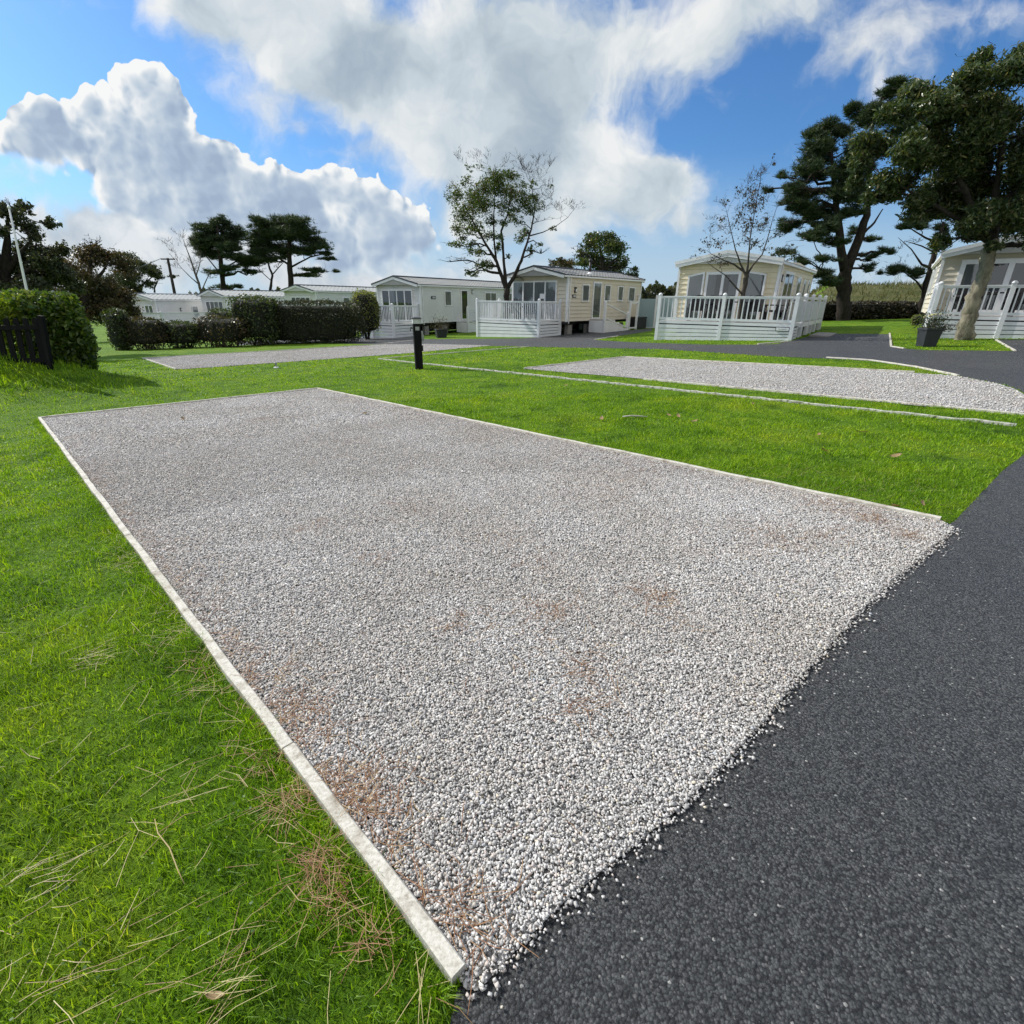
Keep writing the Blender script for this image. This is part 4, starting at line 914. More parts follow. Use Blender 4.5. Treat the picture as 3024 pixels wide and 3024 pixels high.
def steps(F, hw, y0, y1, ye, zf, label):
    t = thing('entrance_steps', label, 'steps', F.o, -F.h, 'white steps up to the side doors'); zg = gz(*F.w((hw+.6, (y0+ye)/2, 0))[:2]) - F.o.z; X0, X1 = hw+.04, hw+.98
    b = MB(); b.bx(X0, X1, y0, y1, zf-.045, zf); b.build('landing', M['decking'], t)
    b = MB(); b.bx(X1-.03, X1, y0, y1, zg, zf-.05); b.bx(X0, X1-.03, y0, y0+.03, zg, zf-.05); b.build('side_panel', M['white'], t)
    n = 3; rise = (zf-zg)/(n+1)
    for i in range(n):
        a = y1 + (ye-y1)*i/n; c = y1 + (ye-y1)*(i+1)/n; zt = zf - rise*(i+1); b = MB(); b.bx(X0, X1, a, c, zt-.05, zt); b.bx(X0+.04, X1-.04, a+.02, a+.04, zt-rise+.02, zt-.05); b.build('step', M['white'], t)
        b = MB(); b.bx(X1-.03, X1, a, c-.02, zg, zt-.055); b.build('stringer', M['white'], t)
    for yy, zt in ((y0+.06, zf+.92), (ye-.06, zg+1.0)):
        b = MB(); b.bx(X1-.06, X1+.06, yy-.06, yy+.06, zg-.05, zt); p = b.build('post', M['white'], t); c = MB(); c.lathe([(.07, zt), (.08, zt+.02), (.05, zt+.06), (0, zt+.075)], 12, (X1, yy, 0)); c.build('cap', M['white'], p)
    b = MB(); b.bar((X1, y0+.1, zf+.84), (X1, ye-.1, zg+.92), .06, .06); b.build('handrail', M['white'], t); b = MB(); b.bar((X1, y0+.1, zf+.10), (X1, ye-.1, zg+.22), .05, .06); b.build('lower_rail', M['white'], t)

def build_homes():
    g = None
    # A: leftmost, behind the low shrubs
    t, F, fr, rt, hw, lf = home('holiday_home', 'white home at the far end of the row, nearest the dark trees', -34.5, 51.1, -1.61, 20, 3.9, 7.5, 2.75, 3.22, .35, M['wall_white'], M['roof_pale'], cap='pale', far=True)
    window(t, fr, -1.5, -.2, .9, 2.25, 2, fw=.09); window(t, fr, .45, 1.5, 1.45, 2.3, 2, fw=.09); window(t, rt, 3.6, 4.3, 1.1, 2.2, 1, fw=.07); window(t, rt, 5.4, 6.2, .6, 2.35, 1, name='door', curtain=None, fw=.09); wall_lamp(t, rt, 2.4, 1.9)
    a, b_ = F.l(at_y(365, 930, 50.)), None
    deck('long low white deck rail behind the round shrubs', F, -1.9, 4.9, -2.0, 5.5, .75, 1.68, [-1.9, .3, 2.6, 4.9], left=None)
    # B, C
    t, F, fr, rt, hw, lf = home('holiday_home', 'cream white home with dark gutter behind the leafy shrubs, second from the dark trees', -28.6, 52.8, -1.24, 28, 3.9, 8.4, 2.75, 3.26, .35, M['wall_white'], M['roof_pale'], cap='dark', far=True)
    window(t, fr, -1.25, 1.35, 1.0, 2.3, 4, fw=.09); window(t, rt, 5.2, 6.3, 1.1, 2.3, 1, fw=.09); window(t, rt, 2.2, 3.2, 1.0, 2.2, 1, fw=.09)
    t, F, fr, rt, hw, lf = home('holiday_home', 'pale home partly hidden by the long clipped hedge', -18.3, 47.6, -.80, 28, 3.9, 9.6, 2.75, 3.19, .35, M['wall_pale'], M['roof_pale'], cap='dark', far=True)
    window(t, fr, -1.1, 1.25, 1.3, 2.3, 4, fw=.09); wall_lamp(t, rt, 6.0, 2.1); window(t, rt, 3.0, 3.8, 1.2, 2.3, 1, fw=.08)
    # D
    t, F, fr, rt, hw, lf = home('holiday_home', 'pale grey white home with open dark French windows beside the slim black post', -7.39, 35.59, -.52, 32.6, 3.9, 12.4, 2.75, 3.2, .34, M['wall_pale'], M['roof_grey'])
    window(t, fr, -1.42, 1.27, .58, 2.46, 4, curtain='one', fw=.075); plate(t, rt, 1.0, 1.46, 1.9, 2.1)
    window(t, rt, 2.3, 3.0, 1.5, 2.43, 1); window(t, rt, 4.04, 4.8, .60, 2.52, 1, name='door', curtain=None, fw=.07); wall_lamp(t, rt, 5.35, 2.42, 'grey_steel'); window(t, rt, 6.85, 8.3, 1.4, 2.4, 2); window(t, rt, 10.0, 10.7, 1.5, 2.4, 1)
    zr = 1.53; yf = F.hit(1157.9, 905, 0, 1.66)[1]; xl = F.hit(1095, 903, 1, yf)[0]; xe = F.hit(1062, 903, 1, yf)[0]
    deck('white deck partly hidden by the yellow green shrub', F, xe, 1.66, yf, -.06, .52, zr, [xe, xl, 1.66], left=None)
    chair(F, -.5, yf+.75, .52, .5, 'round backed dark chair on the pale grey home deck, in front of the curtain'); chair(F, xl+.1, yf+.65, .52, -1.2, 'dark chair turned sideways at the hedge end of the pale grey home deck'); table(F, xl+.9, yf+.55, .52, 'dark table on the pale grey home deck')
    steps(F, hw, 3.5, 4.9, 6.4, .50, 'white steps down from the dark side door of the pale grey home')
    # E
    t, F, fr, rt, hw, lf = home('holiday_home', 'beige home with a black flue behind the half bare tree', 1.37, 30.26, -.15, 40, 3.9, 8.3, 2.75, 3.17, .54, M['wall_cream'], M['roof_dark'])
    window(t, fr, -2.1+.28, 1.22, .52, 2.50, 4, fw=.075, dark=False)
    MB().add([(.12, -.099, 1.62), (.50, -.099, 1.60), (.50, -.099, 1.86), (.12, -.099, 1.86)], [(0, 1, 2, 3)]).build('notice', M['paper'], t)
    wall_lamp(t, rt, .68, 2.05); plate(t, rt, .45, .80, 1.66, 1.83)
    window(t, rt, 1.32, 2.02, 1.48, 2.35, 1); window(t, rt, 2.42, 3.3, .58, 2.50, 1, name='door', fw=.075); window(t, rt, 3.64, 4.31, 1.5, 2.38, 1); window(t, rt, 5.17, 5.79, 1.52, 2.35, 1); window(t, rt, 6.47, 7.25, 1.5, 2.32, 1)
    b = MB(); b.tube([(1.25, 3.0, 2.85), (1.25, 3.0, 3.55)], .062, 12); b.lathe([(.07, 3.55), (.11, 3.57), (.11, 3.62), (.03, 3.70)], 12, (1.25, 3.0, 0)); fl = b.build('flue', M['black_plastic'], t, True); b = MB(); b.lathe([(.17, 2.84), (.16, 2.94), (.07, 3.02)], 14, (1.25, 3.0, 0)); b.build('flashing', M['white_trim'], fl)
    zr = 1.47; yf = F.hit(1592.7, 890, 0, 1.49)[1]; xl = F.hit(1409, 890, 1, yf)[0]
    deck('white deck of the beige home, behind the dark tree trunk', F, xl, 1.49, yf, -.06, .48, zr, [xl, 1.49], left='rail')
    chair(F, -.9, yf+.8, .48, .3, 'dark chair on the beige home deck, just left of the trunk'); chair(F, .25, yf+.85, .48, -.2, 'dark chair in front of the notice on the beige home deck'); table(F, -.35, yf+.55, .48, 'dark table between the chairs of the beige home deck')
    steps(F, hw, 2.25, 3.5, 5.0, .56, 'white steps with sloping handrail at the beige home door')
    t2 = thing('storage_box', 'black storage chest standing at the back corner of the beige home', 'chest', F.w((hw+.55, 6.9, gz(*F.w((hw+.55, 6.9, 0))[:2])+.15)), -F.h)
    MB().bx(-.38, .38, -.62, .62, 0, .60).build('body', M['black_plastic'], t2, bevel=.02); MB().bx(-.40, .40, -.64, .64, .61, .70).build('lid', M['black_plastic'], t2, bevel=.02)
    ft = thing('porch_frame', 'white upright frame standing against the rear side wall of the beige home', 'frame', F.o, -F.h)
    zg = gz(*F.w((hw+.6, 6, 0))[:2]) - F.o.z
    for yy in (4.95+.35, 6.2): MB().bx(hw+.85, hw+.95, yy-.05, yy+.05, zg, 1.55).build('post', M['white'], ft)
    MB().bx(hw+.87, hw+.93, 5.35, 6.15, 1.40, 1.48).build('top_rail', M['white'], ft); MB().bx(hw+.88, hw+.92, 5.35, 6.15, zg+.08, zg+.16).build('bottom_rail', M['white'], ft)
    # frosted screen between E and F
    a = gp(1879, 969); c = gp(1985, 968); d = c-a; ln = d.length; st = thing('glass_screen', 'frosted pale green glass screen between the beige and the yellow cream homes', 'screen', a, math.atan2(d.y, d.x)); hh = 1.75
    for x in (0, ln*.5, ln): MB().bx(x-.06, x+.06, -.06, .06, -.1, hh+.22).build('post', M['white'], st)
    for x in (0, ln*.5): b = MB(); b.bx(x+.08, x+ln*.5-.08, -.008, .008, .08, hh); b.build('pane', M['frosted'], st)
    for x in (0, ln*.5): b = MB(); b.bx(x+.065, x+ln*.5-.065, -.03, .03, .0, .08); b.build('bottom_rail', M['white'], st)
    # F
    t, F, fr, rt, hw, lf = home('holiday_home', 'yellow cream home with white capped roof and slanting end windows', 8.76, 23.29, .07, 35.5, 4.15, 8.9, 2.8, 3.16, .25, M['wall_yellow'], M['roof_pale'], cap='white')
    window(t, fr, -1.55, -.86, .55, 2.42, 1, slant=(-.08, .06), fw=.07, dark=False, curtain='net'); window(t, fr, -.80, .60, .55, 2.46, 2, fw=.10, dark=True, curtain='sides', name='double_door'); window(t, fr, .80, 1.55, .55, 2.42, 1, slant=(.06, -.06), fw=.07, dark=False)
    window(t, rt, 1.0, 3.1, .56, 2.5, 2, fw=.10, name='sliding_door', curtain='sides', dark=True); window(t, rt, 4.2, 5.2, 1.3, 2.4, 1, fw=.08); window(t, rt, 6.1, 6.8, 1.4, 2.35, 1, fw=.07); window(t, rt, 7.4, 8.0, 1.4, 2.35, 1, fw=.07); wall_lamp(t, rt, .5, 2.2)
    FD = Frame(8.03, 21.2, .045, 35.2)
    xs = [FD.hit(px, py, 1, 0.)[0] for px, py in ((1951, 874), (2141, 875), (2358, 875.5))]
    td = deck('wide white deck with a small name board, in front of the yellow cream home', FD, xs[0], xs[2], 0, 8.2, .62, 1.52, xs, .17, right='panel', left=None, skirt_to=1.3, side_posts=(1.9, 3.9, 6.0))
    p0, p1 = FD.hit(2292, 965, 1, -.0), FD.hit(2331, 979, 1, -.0); u0, u1, z1, z0 = p0.x, p1.x, p0.z, p1.z
    frd = lambda u, d, zz: (u, -d - .02, zz)
    o = plate(td, frd, u0, u1, z0, z1, 'dark_trim', 'name_board', False); b = MB(); b.add([frd(u, .0435, z) for u, z in ((u0+.02, z0+.02), (u1-.02, z0+.02), (u1-.02, z1-.02), (u0+.02, z1-.02))], [(0, 1, 2, 3)]); b.build('board_face', M['white'], o)
    b = MB(); w = u1-u0; zz = (z0+z1)/2
    for a, c in ((.22, .36), (.38, .44), (.46, .60), (.62, .78)): b.add([frd(u0+w*a, .0465, zz-.012), frd(u0+w*c, .0465, zz-.012), frd(u0+w*c, .0465, zz+.012), frd(u0+w*a, .0465, zz+.012)], [(0, 1, 2, 3)])
    b.build('marking', M['grey_steel'], o)
    for i, (x, y, rz, l) in enumerate(((-1.2, .75, .2, 'dark chair at the far left of the yellow cream home deck'), (-.5, .95, -.2, 'dark chair beside the middle post of the yellow cream home deck'), (1.0, .9, .1, 'dark chair just right of the slim trunk on the yellow cream home deck'), (1.7, 1.0, -.6, 'dark chair nearest the name board on the yellow cream home deck'))): chair(FD, x, y, .62, rz, l)
    table(FD, .25, .75, .62, 'dark table behind the slim trunk on the yellow cream home deck')
    sl = thing('paving_slab', 'pale stone slab at the foot of the yellow cream home deck', 'slab', gp(2432, 990) + Vector((0, 0, .02)), -FD.h); MB().bx(-.35, .35, -1.4, 1.4, -.03, .03).build('slab', M['block'], sl)
    # G
    t, F, fr, rt, hw, lf = home('holiday_home', 'stone coloured home behind the big mottled trunk', 17.2, 19.8, .47, 35, 3.9, 7.5, 2.58, 3.05, .35, M['wall_olive'], M['roof_grey'], base=.55, cap='white')
    window(t, fr, -1.32, 1.45, .58, 2.38, 2, fw=.15, curtain='sides', name='sliding_door'); window(t, lf, 1.2, 2.2, 1.3, 2.3, 1); window(t, lf, 3.8, 4.8, 1.3, 2.3, 1)
    deck('white deck behind the mottled trunk and slate planter', F, -1.81, 3.7, -2.55, -.06, .55, 1.47, [-1.81, .02, 1.85, 3.7], .15, left='rail', right='rail')
    chair(F, -.95, -1.6, .55, .4, 'dark chair behind the mottled trunk on the stone coloured home deck'); chair(F, .55, -1.5, .55, -.3, 'dark chair against the window right of the middle post by the mottled trunk')
    table(F, -.2, -1.7, .55, 'dark table on the deck behind the mottled trunk')
# ---------------------------------------------------------------- trees and hedges
def px_ball(px, py, rx, ry, Y):
    c = at_y(px, py, Y); return c, (at_y(px+rx, py, Y)-c).length, (at_y(px, py-ry, Y)-c).length
def sample_clump(c, rx, ry, rz, n, lumps=None):
    """leaf points gathered in smaller bunches so that gaps stay open"""
    m = lumps or max(6, int(n/18)); D = RNG.normal(size=(m, 3)); D /= np.linalg.norm(D, axis=1)[:, None]; D *= RNG.uniform(.1, 1.25, (m, 1))**.6
    k = RNG.integers(0, m, n); return np.array(c)[None] + (D[k] + RNG.normal(size=(n, 3))*.19)*np.array([rx, ry, rz])[None]
def tufts(P, L, W, per):
    n = len(P); Q = np.repeat(P, per, 0); d = RNG.normal(size=(n*per, 3)); d[:, 2] = np.abs(d[:, 2])*.9 + .1*RNG.normal(size=n*per); d /= np.linalg.norm(d, axis=1)[:, None]; s = np.cross(d, RNG.normal(size=(n*per, 3))); s /= np.linalg.norm(s, axis=1)[:, None]
    l = L*RNG.uniform(.7, 1.2, (n*per, 1)); V = np.stack([Q - s*W*.5, Q + s*W*.5, Q + d*l + s*W*.2, Q + d*l - s*W*.2], 1); return V.reshape(-1, 3), np.arange(n*per*4).reshape(-1, 4)
def wander(a, b, n, amt, sag=0.0):
    L = (b-a).length; return [a.lerp(b, i/n) + (Vector((random.gauss(0, 1), random.gauss(0, 1), random.gauss(0, .7)))*amt*L if 0 < i < n else Vector()) + Vector((0, 0, sag*L*math.sin(math.pi*i/n))) for i in range(n+1)]
def tree(name, label, Y, base, stems, clumps, conv, leafm, barkm, n_leaf=200, L=.1, W=.04, droop=None, needle=False, depth=.8, twig_r=.012, bare=(), bare_n=10, group=None, cat='tree', flat=0, per=9, sub=5, gnd=None, density_by_size=True, lump=18):
    """stems: lists of (px, py, radius); clumps: (px, py, rx, ry[, leaf share]); conv turns crop pixels into photo pixels"""
    t = thing(name, label, cat, base, 0, group); b0 = Vector(base); S = []
    limbs = MB(); b_main = MB()
    for si, st in enumerate(stems):
        b = b_main if (si == 0 or barkm is not M['bark_lichen']) else limbs
        pts = [at_y(*conv(p[0], p[1]), Y + (p[3] if len(p) > 3 else 0)) - b0 for p in st]; rad = [p[2] for p in st]
        P, R = [], []
        for i in range(len(pts)-1):
            for k in range(4):
                u = k/4; q = pts[i].lerp(pts[i+1], u); r = rad[i]*(1-u)+rad[i+1]*u; P.append(q + Vector((random.gauss(0, .12), random.gauss(0, .12), 0))*r*(1 if i+k else 0)); R.append(r*random.uniform(.93, 1.08))
        P.append(pts[-1]); R.append(rad[-1]); b.tube(P, R, 10); S += list(zip(P, R))
    sp = np.array([list(p) for p, r in S]); sr = np.array([r for p, r in S])
    tw = MB(); pts_all = []
    cl = [(c, 1) for c in clumps] + [(c, 0) for c in bare]
    for c, leafy_ in cl:
        ctr, rx, rz = px_ball(*conv(c[0], c[1]), 1, 1, Y); k = conv(1, 0)[0]-conv(0, 0)[0]; rx *= c[2]*k; rz *= c[3]*k; ry = (rx*.6+rz*.4)
        ctr = ctr - b0 + Vector((0, 1, 0))*random.uniform(-1, 1)*depth
        dd = np.linalg.norm(sp - np.array(ctr), axis=1) + np.maximum(0, sp[:, 2]-ctr.z)*2.5; i = int(np.argmin(dd)); a = Vector(sp[i]); r0 = min(sr[i]*.62, .035*(a-ctr).length + twig_r*1.6)
        W_ = wander(a, ctr, 5, .07, .04); tw.tube(W_, [r0*(1-.7*q/5) for q in range(6)], 6, False)
        m = sub if leafy_ else bare_n
        for _ in range(m):
            s0 = W_[random.choice((3, 4, 5, 5))]; v = Vector((random.gauss(0, 1)*rx, random.gauss(0, 1)*ry, (random.gauss(.25, .8) if leafy_ else abs(random.gauss(.8, .5)))*rz)); v *= (.8 if leafy_ else 1.05)
            w2 = wander(s0, ctr + v, 4, .06); tw.tube(w2, [r0*.32, r0*.25, r0*.19, r0*.13, twig_r*.35], 4, False)
            if not leafy_:
                for _ in range(4):
                    q = random.choice(w2[1:4]); e = q + (v.normalized()*.6 + Vector((random.gauss(0, .5), random.gauss(0, .5), random.gauss(.5, .3))))*rz*.5; tw.tube([q, q.lerp(e, .5)+Vector((0, 0, .02)), e], [twig_r*.5, twig_r*.38, twig_r*.22], 3, False)
        if leafy_:
            share = c[4] if len(c) > 4 else 1; n = int(n_leaf*share*((rx*rz)/.5 if density_by_size else 1)); n = max(8, n)
            pts_all.append(sample_clump(ctr, rx, ry, rz, n, max(6, int(n/lump))))
    trunk = b_main.build('trunk', barkm, t, True)
    if limbs.v: limbs.build('limbs', M['bark'], trunk, True)
    tw.build('branches', M['bark'] if barkm is M['bark_lichen'] else barkm, trunk, True)
    if pts_all:
        P = np.concatenate(pts_all)
        if needle: V, Fq = tufts(P, L, W, per)
        else: V, Fq = leaf_quads(P, L, W, flat, droop)
        np_mesh('crown', leafm, V, Fq, t, n=4)
    return t
def crop(ox, oy, s): return lambda x, y: (ox + x*s, oy + y*s)
c1, c2, c3, c4, c5, c6, c8, kk = crop(0, 560, .3623), crop(600, 560, .3623), crop(1000, 720, .2588), crop(1300, 400, .3364), crop(1850, 450, .3364), crop(2324, 140, .4968), crop(2704, 650, .207), crop(0, 0, K)
def build_trees():
    p = gp(1494, 992); Y = p.y
    tree('deciduous_tree', 'half bare tree with dark trunk in front of the beige home', Y, p,
         [[(580,1765,.26), (580,1700,.19), (583,1480,.155), (585,1340,.16)], [(583,1350,.13), (530,1210,.10), (480,1080,.085), (390,940,.06), (300,780,.04), (230,640,.02)], [(583,1345,.12), (560,1150,.075), (550,950,.065), (535,840,.055), (590,700,.035), (620,520,.02)],
          [(590,1340,.13), (650,1240,.10), (710,1100,.075), (750,980,.06), (800,820,.045), (830,650,.03), (800,420,.012)], [(790,880,.035), (900,850,.025), (1010,800,.016), (1120,720,.01), (1210,600,.005)], [(490,1080,.06), (470,900,.045), (470,720,.035), (480,520,.02), (440,330,.01)], [(640,1250,.03), (700,1240,.022), (735,1275,.012)]],
         [(130,800,60,50), (200,700,100,100), (150,560,70,80), (230,420,60,50,.7), (300,560,100,110,1.3), (400,450,100,80,1.4), (380,620,90,80,1.3), (500,400,80,70,1.3), (600,350,90,55,1.1), (520,500,80,80,1.3), (620,480,80,70,1.1), (560,650,70,60), (640,700,50,50), (450,750,55,55), (300,770,70,50), (150,960,80,30), (270,950,60,40), (320,1040,80,35), (400,1150,70,50,1.2), (300,1210,50,25), (240,1210,30,25), (500,980,40,45),
          (740,600,80,70,1.1), (830,540,55,55), (780,680,50,45), (700,880,50,50), (760,830,45,45), (800,1010,35,45), (880,940,35,22), (990,800,35,20), (600,1060,25,25), (970,440,25,20,.6), (560,780,45,35), (350,320,40,30,.4), (250,300,40,40,.4), (700,430,50,50,.7), (640,570,60,50,.8), (720,520,50,45,.7), (860,620,50,45,.6), (800,460,45,40,.5), (660,660,50,45,.8), (420,870,60,50,.8), (350,860,60,45,.7), (260,850,60,40,.7), (520,900,45,40,.7), (180,880,60,40,.7), (690,780,50,45,.6)], c4, M['leaf_ash'], M['bark'], n_leaf=2200, L=.105, W=.040, droop=.5, depth=1.3, twig_r=.014, sub=6, lump=9,
         bare=[(160,230,30,70), (320,220,40,60), (420,220,50,50), (480,260,40,50), (580,230,50,50), (650,260,50,60), (800,280,50,80), (880,380,60,90), (950,330,50,80), (990,560,60,90), (920,650,60,70), (1060,640,60,70), (1130,600,50,60), (860,760,60,50), (1180,640,40,60), (880,1050,40,40), (90,420,30,50), (110,1120,50,25), (740,350,50,70), (760,280,40,70), (700,260,40,60), (860,300,40,80), (940,480,50,70), (1010,640,50,60), (900,560,50,60)], bare_n=7)
    p = gp(2172, 1003); Y = p.y
    tree('slender_tree', 'slim sparse tree with few small leaves in front of the yellow cream home', Y, p,
         [[(965,1650,.16), (975,1600,.11), (1000,1400,.085), (1020,1250,.082), (1048,1120,.085), (1055,1065,.08)], [(1015,1245,.034), (940,1160,.026), (870,1080,.019), (780,1020,.012), (700,960,.008)], [(1050,1080,.042), (1000,980,.030), (960,860,.020), (920,700,.012), (880,520,.008)], [(1055,1075,.048), (1070,950,.033), (1085,760,.022), (1120,550,.013), (1175,250,.010), (1185,90,.004)], [(1060,1070,.042), (1110,990,.031), (1190,900,.023), (1235,770,.016), (1280,600,.010), (1330,450,.006)], [(1045,1060,.04), (950,985,.03), (860,950,.02), (740,890,.01)]],
         [(1190,140,35,50,.5), (1050,250,45,50,.6), (1120,350,90,80), (950,380,70,50,.8), (1050,480,110,80), (1170,450,80,70), (850,440,50,40,.8), (830,600,50,50), (950,620,80,70), (1060,650,90,70), (1180,650,80,70), (760,650,40,40,.7), (740,780,60,40), (880,780,80,50), (1000,800,80,50), (1130,800,80,50), (1260,740,60,40), (1290,560,50,50,.7), (700,850,50,25), (780,930,70,35), (870,980,60,30), (950,950,50,35), (1240,850,50,30), (660,900,40,20)], c5, M['leaf_sparse'], M['bark_slim'], n_leaf=640, L=.075, W=.038, depth=.9, twig_r=.009, sub=14, lump=4,
         bare=[(1180,200,40,60), (900,420,40,60), (1000,300,40,70), (1100,250,50,70), (800,560,40,50), (1250,420,40,60), (1340,650,40,50), (720,720,40,40), (1330,480,40,50), (1020,560,60,80), (1150,520,60,80), (960,700,60,80), (1080,720,60,90), (1200,680,50,70), (880,660,50,60), (1060,420,50,80), (1140,350,40,80)], bare_n=8)
    p = gp(2846, 1003); Y = p.y
    def c6k(x, y): return c6(x, y)
    def tr8(x, y): q = c8(x, y); return ((q[0]-2324)/.4968, (q[1]-140)/.4968)
    st = [[(*tr8(690,1735), .30), (*tr8(690,1690), .265), (*tr8(735,1500), .235), (*tr8(795,1250), .215), (*tr8(895,950), .195), (*tr8(985,700), .195), (*tr8(1040,500), .185), (*tr8(1100,280), .16)],
          [(*tr8(1090,300), .13), (1120,1020,.10), (1060,850,.08), (950,650,.05), (850,480,.03), (720,380,.015)], [(*tr8(1100,280), .14), (1220,960,.11), (1260,750,.08), (1280,500,.05), (1270,250,.02)], [(*tr8(1080,330), .09), (1050,1050,.07), (900,950,.05), (720,850,.03), (560,760,.015)], [(1200,990,.08), (1330,880,.06), (1450,700,.04), (1520,500,.02)]]
    tree('evergreen_oak', 'big dense evergreen tree with mottled trunk at the corner by the slate planter', Y, p, st,
         [(880,170,60,50,.8), (1080,110,60,60,.8), (1260,100,70,50,.8), (1400,90,60,60,.8), (780,280,90,60), (950,260,100,70), (1130,240,110,80), (1320,230,110,90), (620,400,80,60), (760,400,100,70), (930,400,110,80), (1110,400,110,80), (1300,400,110,90), (560,520,70,60), (680,530,100,70), (850,540,110,70), (1030,550,110,80), (1220,560,120,90), (1380,550,80,90), (520,640,60,60), (640,660,90,70), (800,680,100,70), (980,700,100,70), (1160,720,110,80), (1340,720,110,90), (510,760,50,50), (600,790,80,60), (760,790,90,50,.8), (1000,850,100,60), (1180,870,110,80), (1350,880,90,80), (560,880,55,40), (640,880,55,35), (790,910,80,45,.8), (900,960,80,50), (1060,1000,90,60), (1220,1020,100,70,1.2), (1380,1010,70,70,1.2), (770,990,60,35,.7), (960,1070,60,45), (1150,1090,80,45,1.2), (980,1150,50,45), (1060,1200,40,25), (1200,480,120,90), (1000,480,110,80), (1250,640,120,90), (1080,780,110,80), (1270,800,110,80), (900,620,90,60), (1120,950,90,60), (1290,960,90,70), (1330,1170,60,45), (900,1090,45,35),
          (1520,300,150,150,.6), (1550,550,160,150,.6), (1520,800,150,130,.6), (1500,1000,130,100,.6), (1480,1150,100,60,.6)], c6k, M['leaf_oak'], M['bark_lichen'], n_leaf=8600, L=.125, W=.038, droop=.75, depth=1.2, twig_r=.018, sub=5, lump=9)
    q = gp(2482, 947); Y = q.y
    tree('pine_tree', 'tall dark pine with two stems behind the yellow cream home', Y, q,
         [[(330,1640,.52), (335,1560,.42), (345,1400,.36), (350,1300,.34)], [(345,1320,.30), (320,1180,.24), (300,1000,.20), (280,800,.14), (260,600,.07)], [(355,1310,.32), (420,1160,.26), (470,1000,.22), (490,800,.16), (480,550,.10), (560,320,.04)], [(335,1500,.18), (290,1380,.12), (200,1320,.07)], [(440,1120,.10), (520,1040,.06), (570,960,.03)]],
         [(150,530,70,40), (250,480,70,40), (350,490,70,50), (130,620,60,50), (250,600,100,70), (370,620,80,80), (90,740,55,35), (200,730,100,50), (330,750,100,60), (430,700,60,70), (60,850,60,40), (170,850,80,50), (300,870,100,60), (420,880,70,60), (20,930,55,40), (120,960,80,50), (230,980,80,50), (350,990,60,40), (60,1050,75,40), (170,1080,80,40), (80,1140,80,30), (200,1170,70,30,.7), (280,1080,50,30), (40,1210,45,22), (460,1090,35,40,.5), (540,1130,55,18,.7), (560,1220,55,18,.7), (500,1250,50,20,.7), (460,1320,45,22,.6), (170,1270,80,20,.7), (200,1350,85,25), (190,1400,75,25), (480,330,45,55), (560,270,50,45), (620,260,45,50), (700,230,30,45), (480,420,55,55), (540,380,70,60), (-40,870,38,24), (-100,795,30,16), (-60,830,30,16), (620,380,80,80), (600,520,80,80,.7), (20,1290,60,20,.6)], c6, M['needle'], M['bark_pine'], n_leaf=720, L=.26, W=.026, needle=True, depth=1.6, twig_r=.03, sub=4, per=9, group='pines of the site')
    q = gp(2722, 944); Y = q.y + 2
    tree('pine_tree', 'crooked thin pine with flat branches left of the stone coloured home', Y, Vector((q.x*Y/q.y, Y, gz(q.x*Y/q.y, Y))),
         [[(790,1640,.26), (800,1560,.22), (830,1400,.19), (870,1250,.16), (905,1130,.13), (930,1040,.06)], [(850,1310,.09), (800,1290,.06), (740,1200,.03), (660,1130,.01)], [(895,1160,.08), (820,1130,.05), (740,1080,.03), (640,1070,.012)], [(815,1450,.07), (770,1390,.045), (700,1340,.02)], [(880,1220,.05), (800,1180,.035), (700,1150,.015), (640,1240,.006)]],
         [(660,1075,70,18), (760,1065,70,20), (850,1040,60,24), (920,1000,70,32), (660,1325,60,26), (720,1330,65,20), (605,1345,25,10), (760,1360,50,16), (960,1080,50,40)], c6, M['needle'], M['bark_pine'], n_leaf=460, L=.28, W=.030, needle=True, depth=.8, twig_r=.02, sub=6, group='pines of the site', bare=[(700,1190,50,30), (760,1160,40,30), (690,1280,40,30)], bare_n=6)
    Y = 76.
    def far_base(x, y): a = at_y(*kk(x, y), Y); return Vector((a.x, Y, gz(a.x, Y)))
    tree('pine_tree', 'wide dark pine with spreading shelf branches beyond the row of homes', Y, far_base(548, 545),
         [[(551,575,.45), (549,540,.36), (546,500,.32), (545,470,.27), (548,440,.2), (552,420,.1)], [(546,500,.14), (500,470,.10), (480,450,.05)], [(547,505,.13), (585,485,.09), (615,478,.04)], [(548,520,.11), (580,515,.08), (610,515,.03)], [(546,480,.12), (520,455,.08), (508,430,.04)]],
         [(540,417,30,10), (503,427,18,11), (572,424,22,11), (522,440,34,14), (560,442,40,14), (490,452,24,12), (588,455,25,9), (598,468,24,6), (482,472,20,8), (520,468,34,10), (568,474,34,7), (472,492,18,7), (600,512,24,3.6), (572,519,24,4), (614,488,13,3.5), (480,442,14,11), (610,478,15,4), (628,512,7,2.5), (535,430,30,12), (500,490,20,6)], kk, M['needle'], M['bark_pine'], n_leaf=330, L=.36, W=.042, needle=True, depth=2.2, twig_r=.05, sub=4, group='pines of the site')
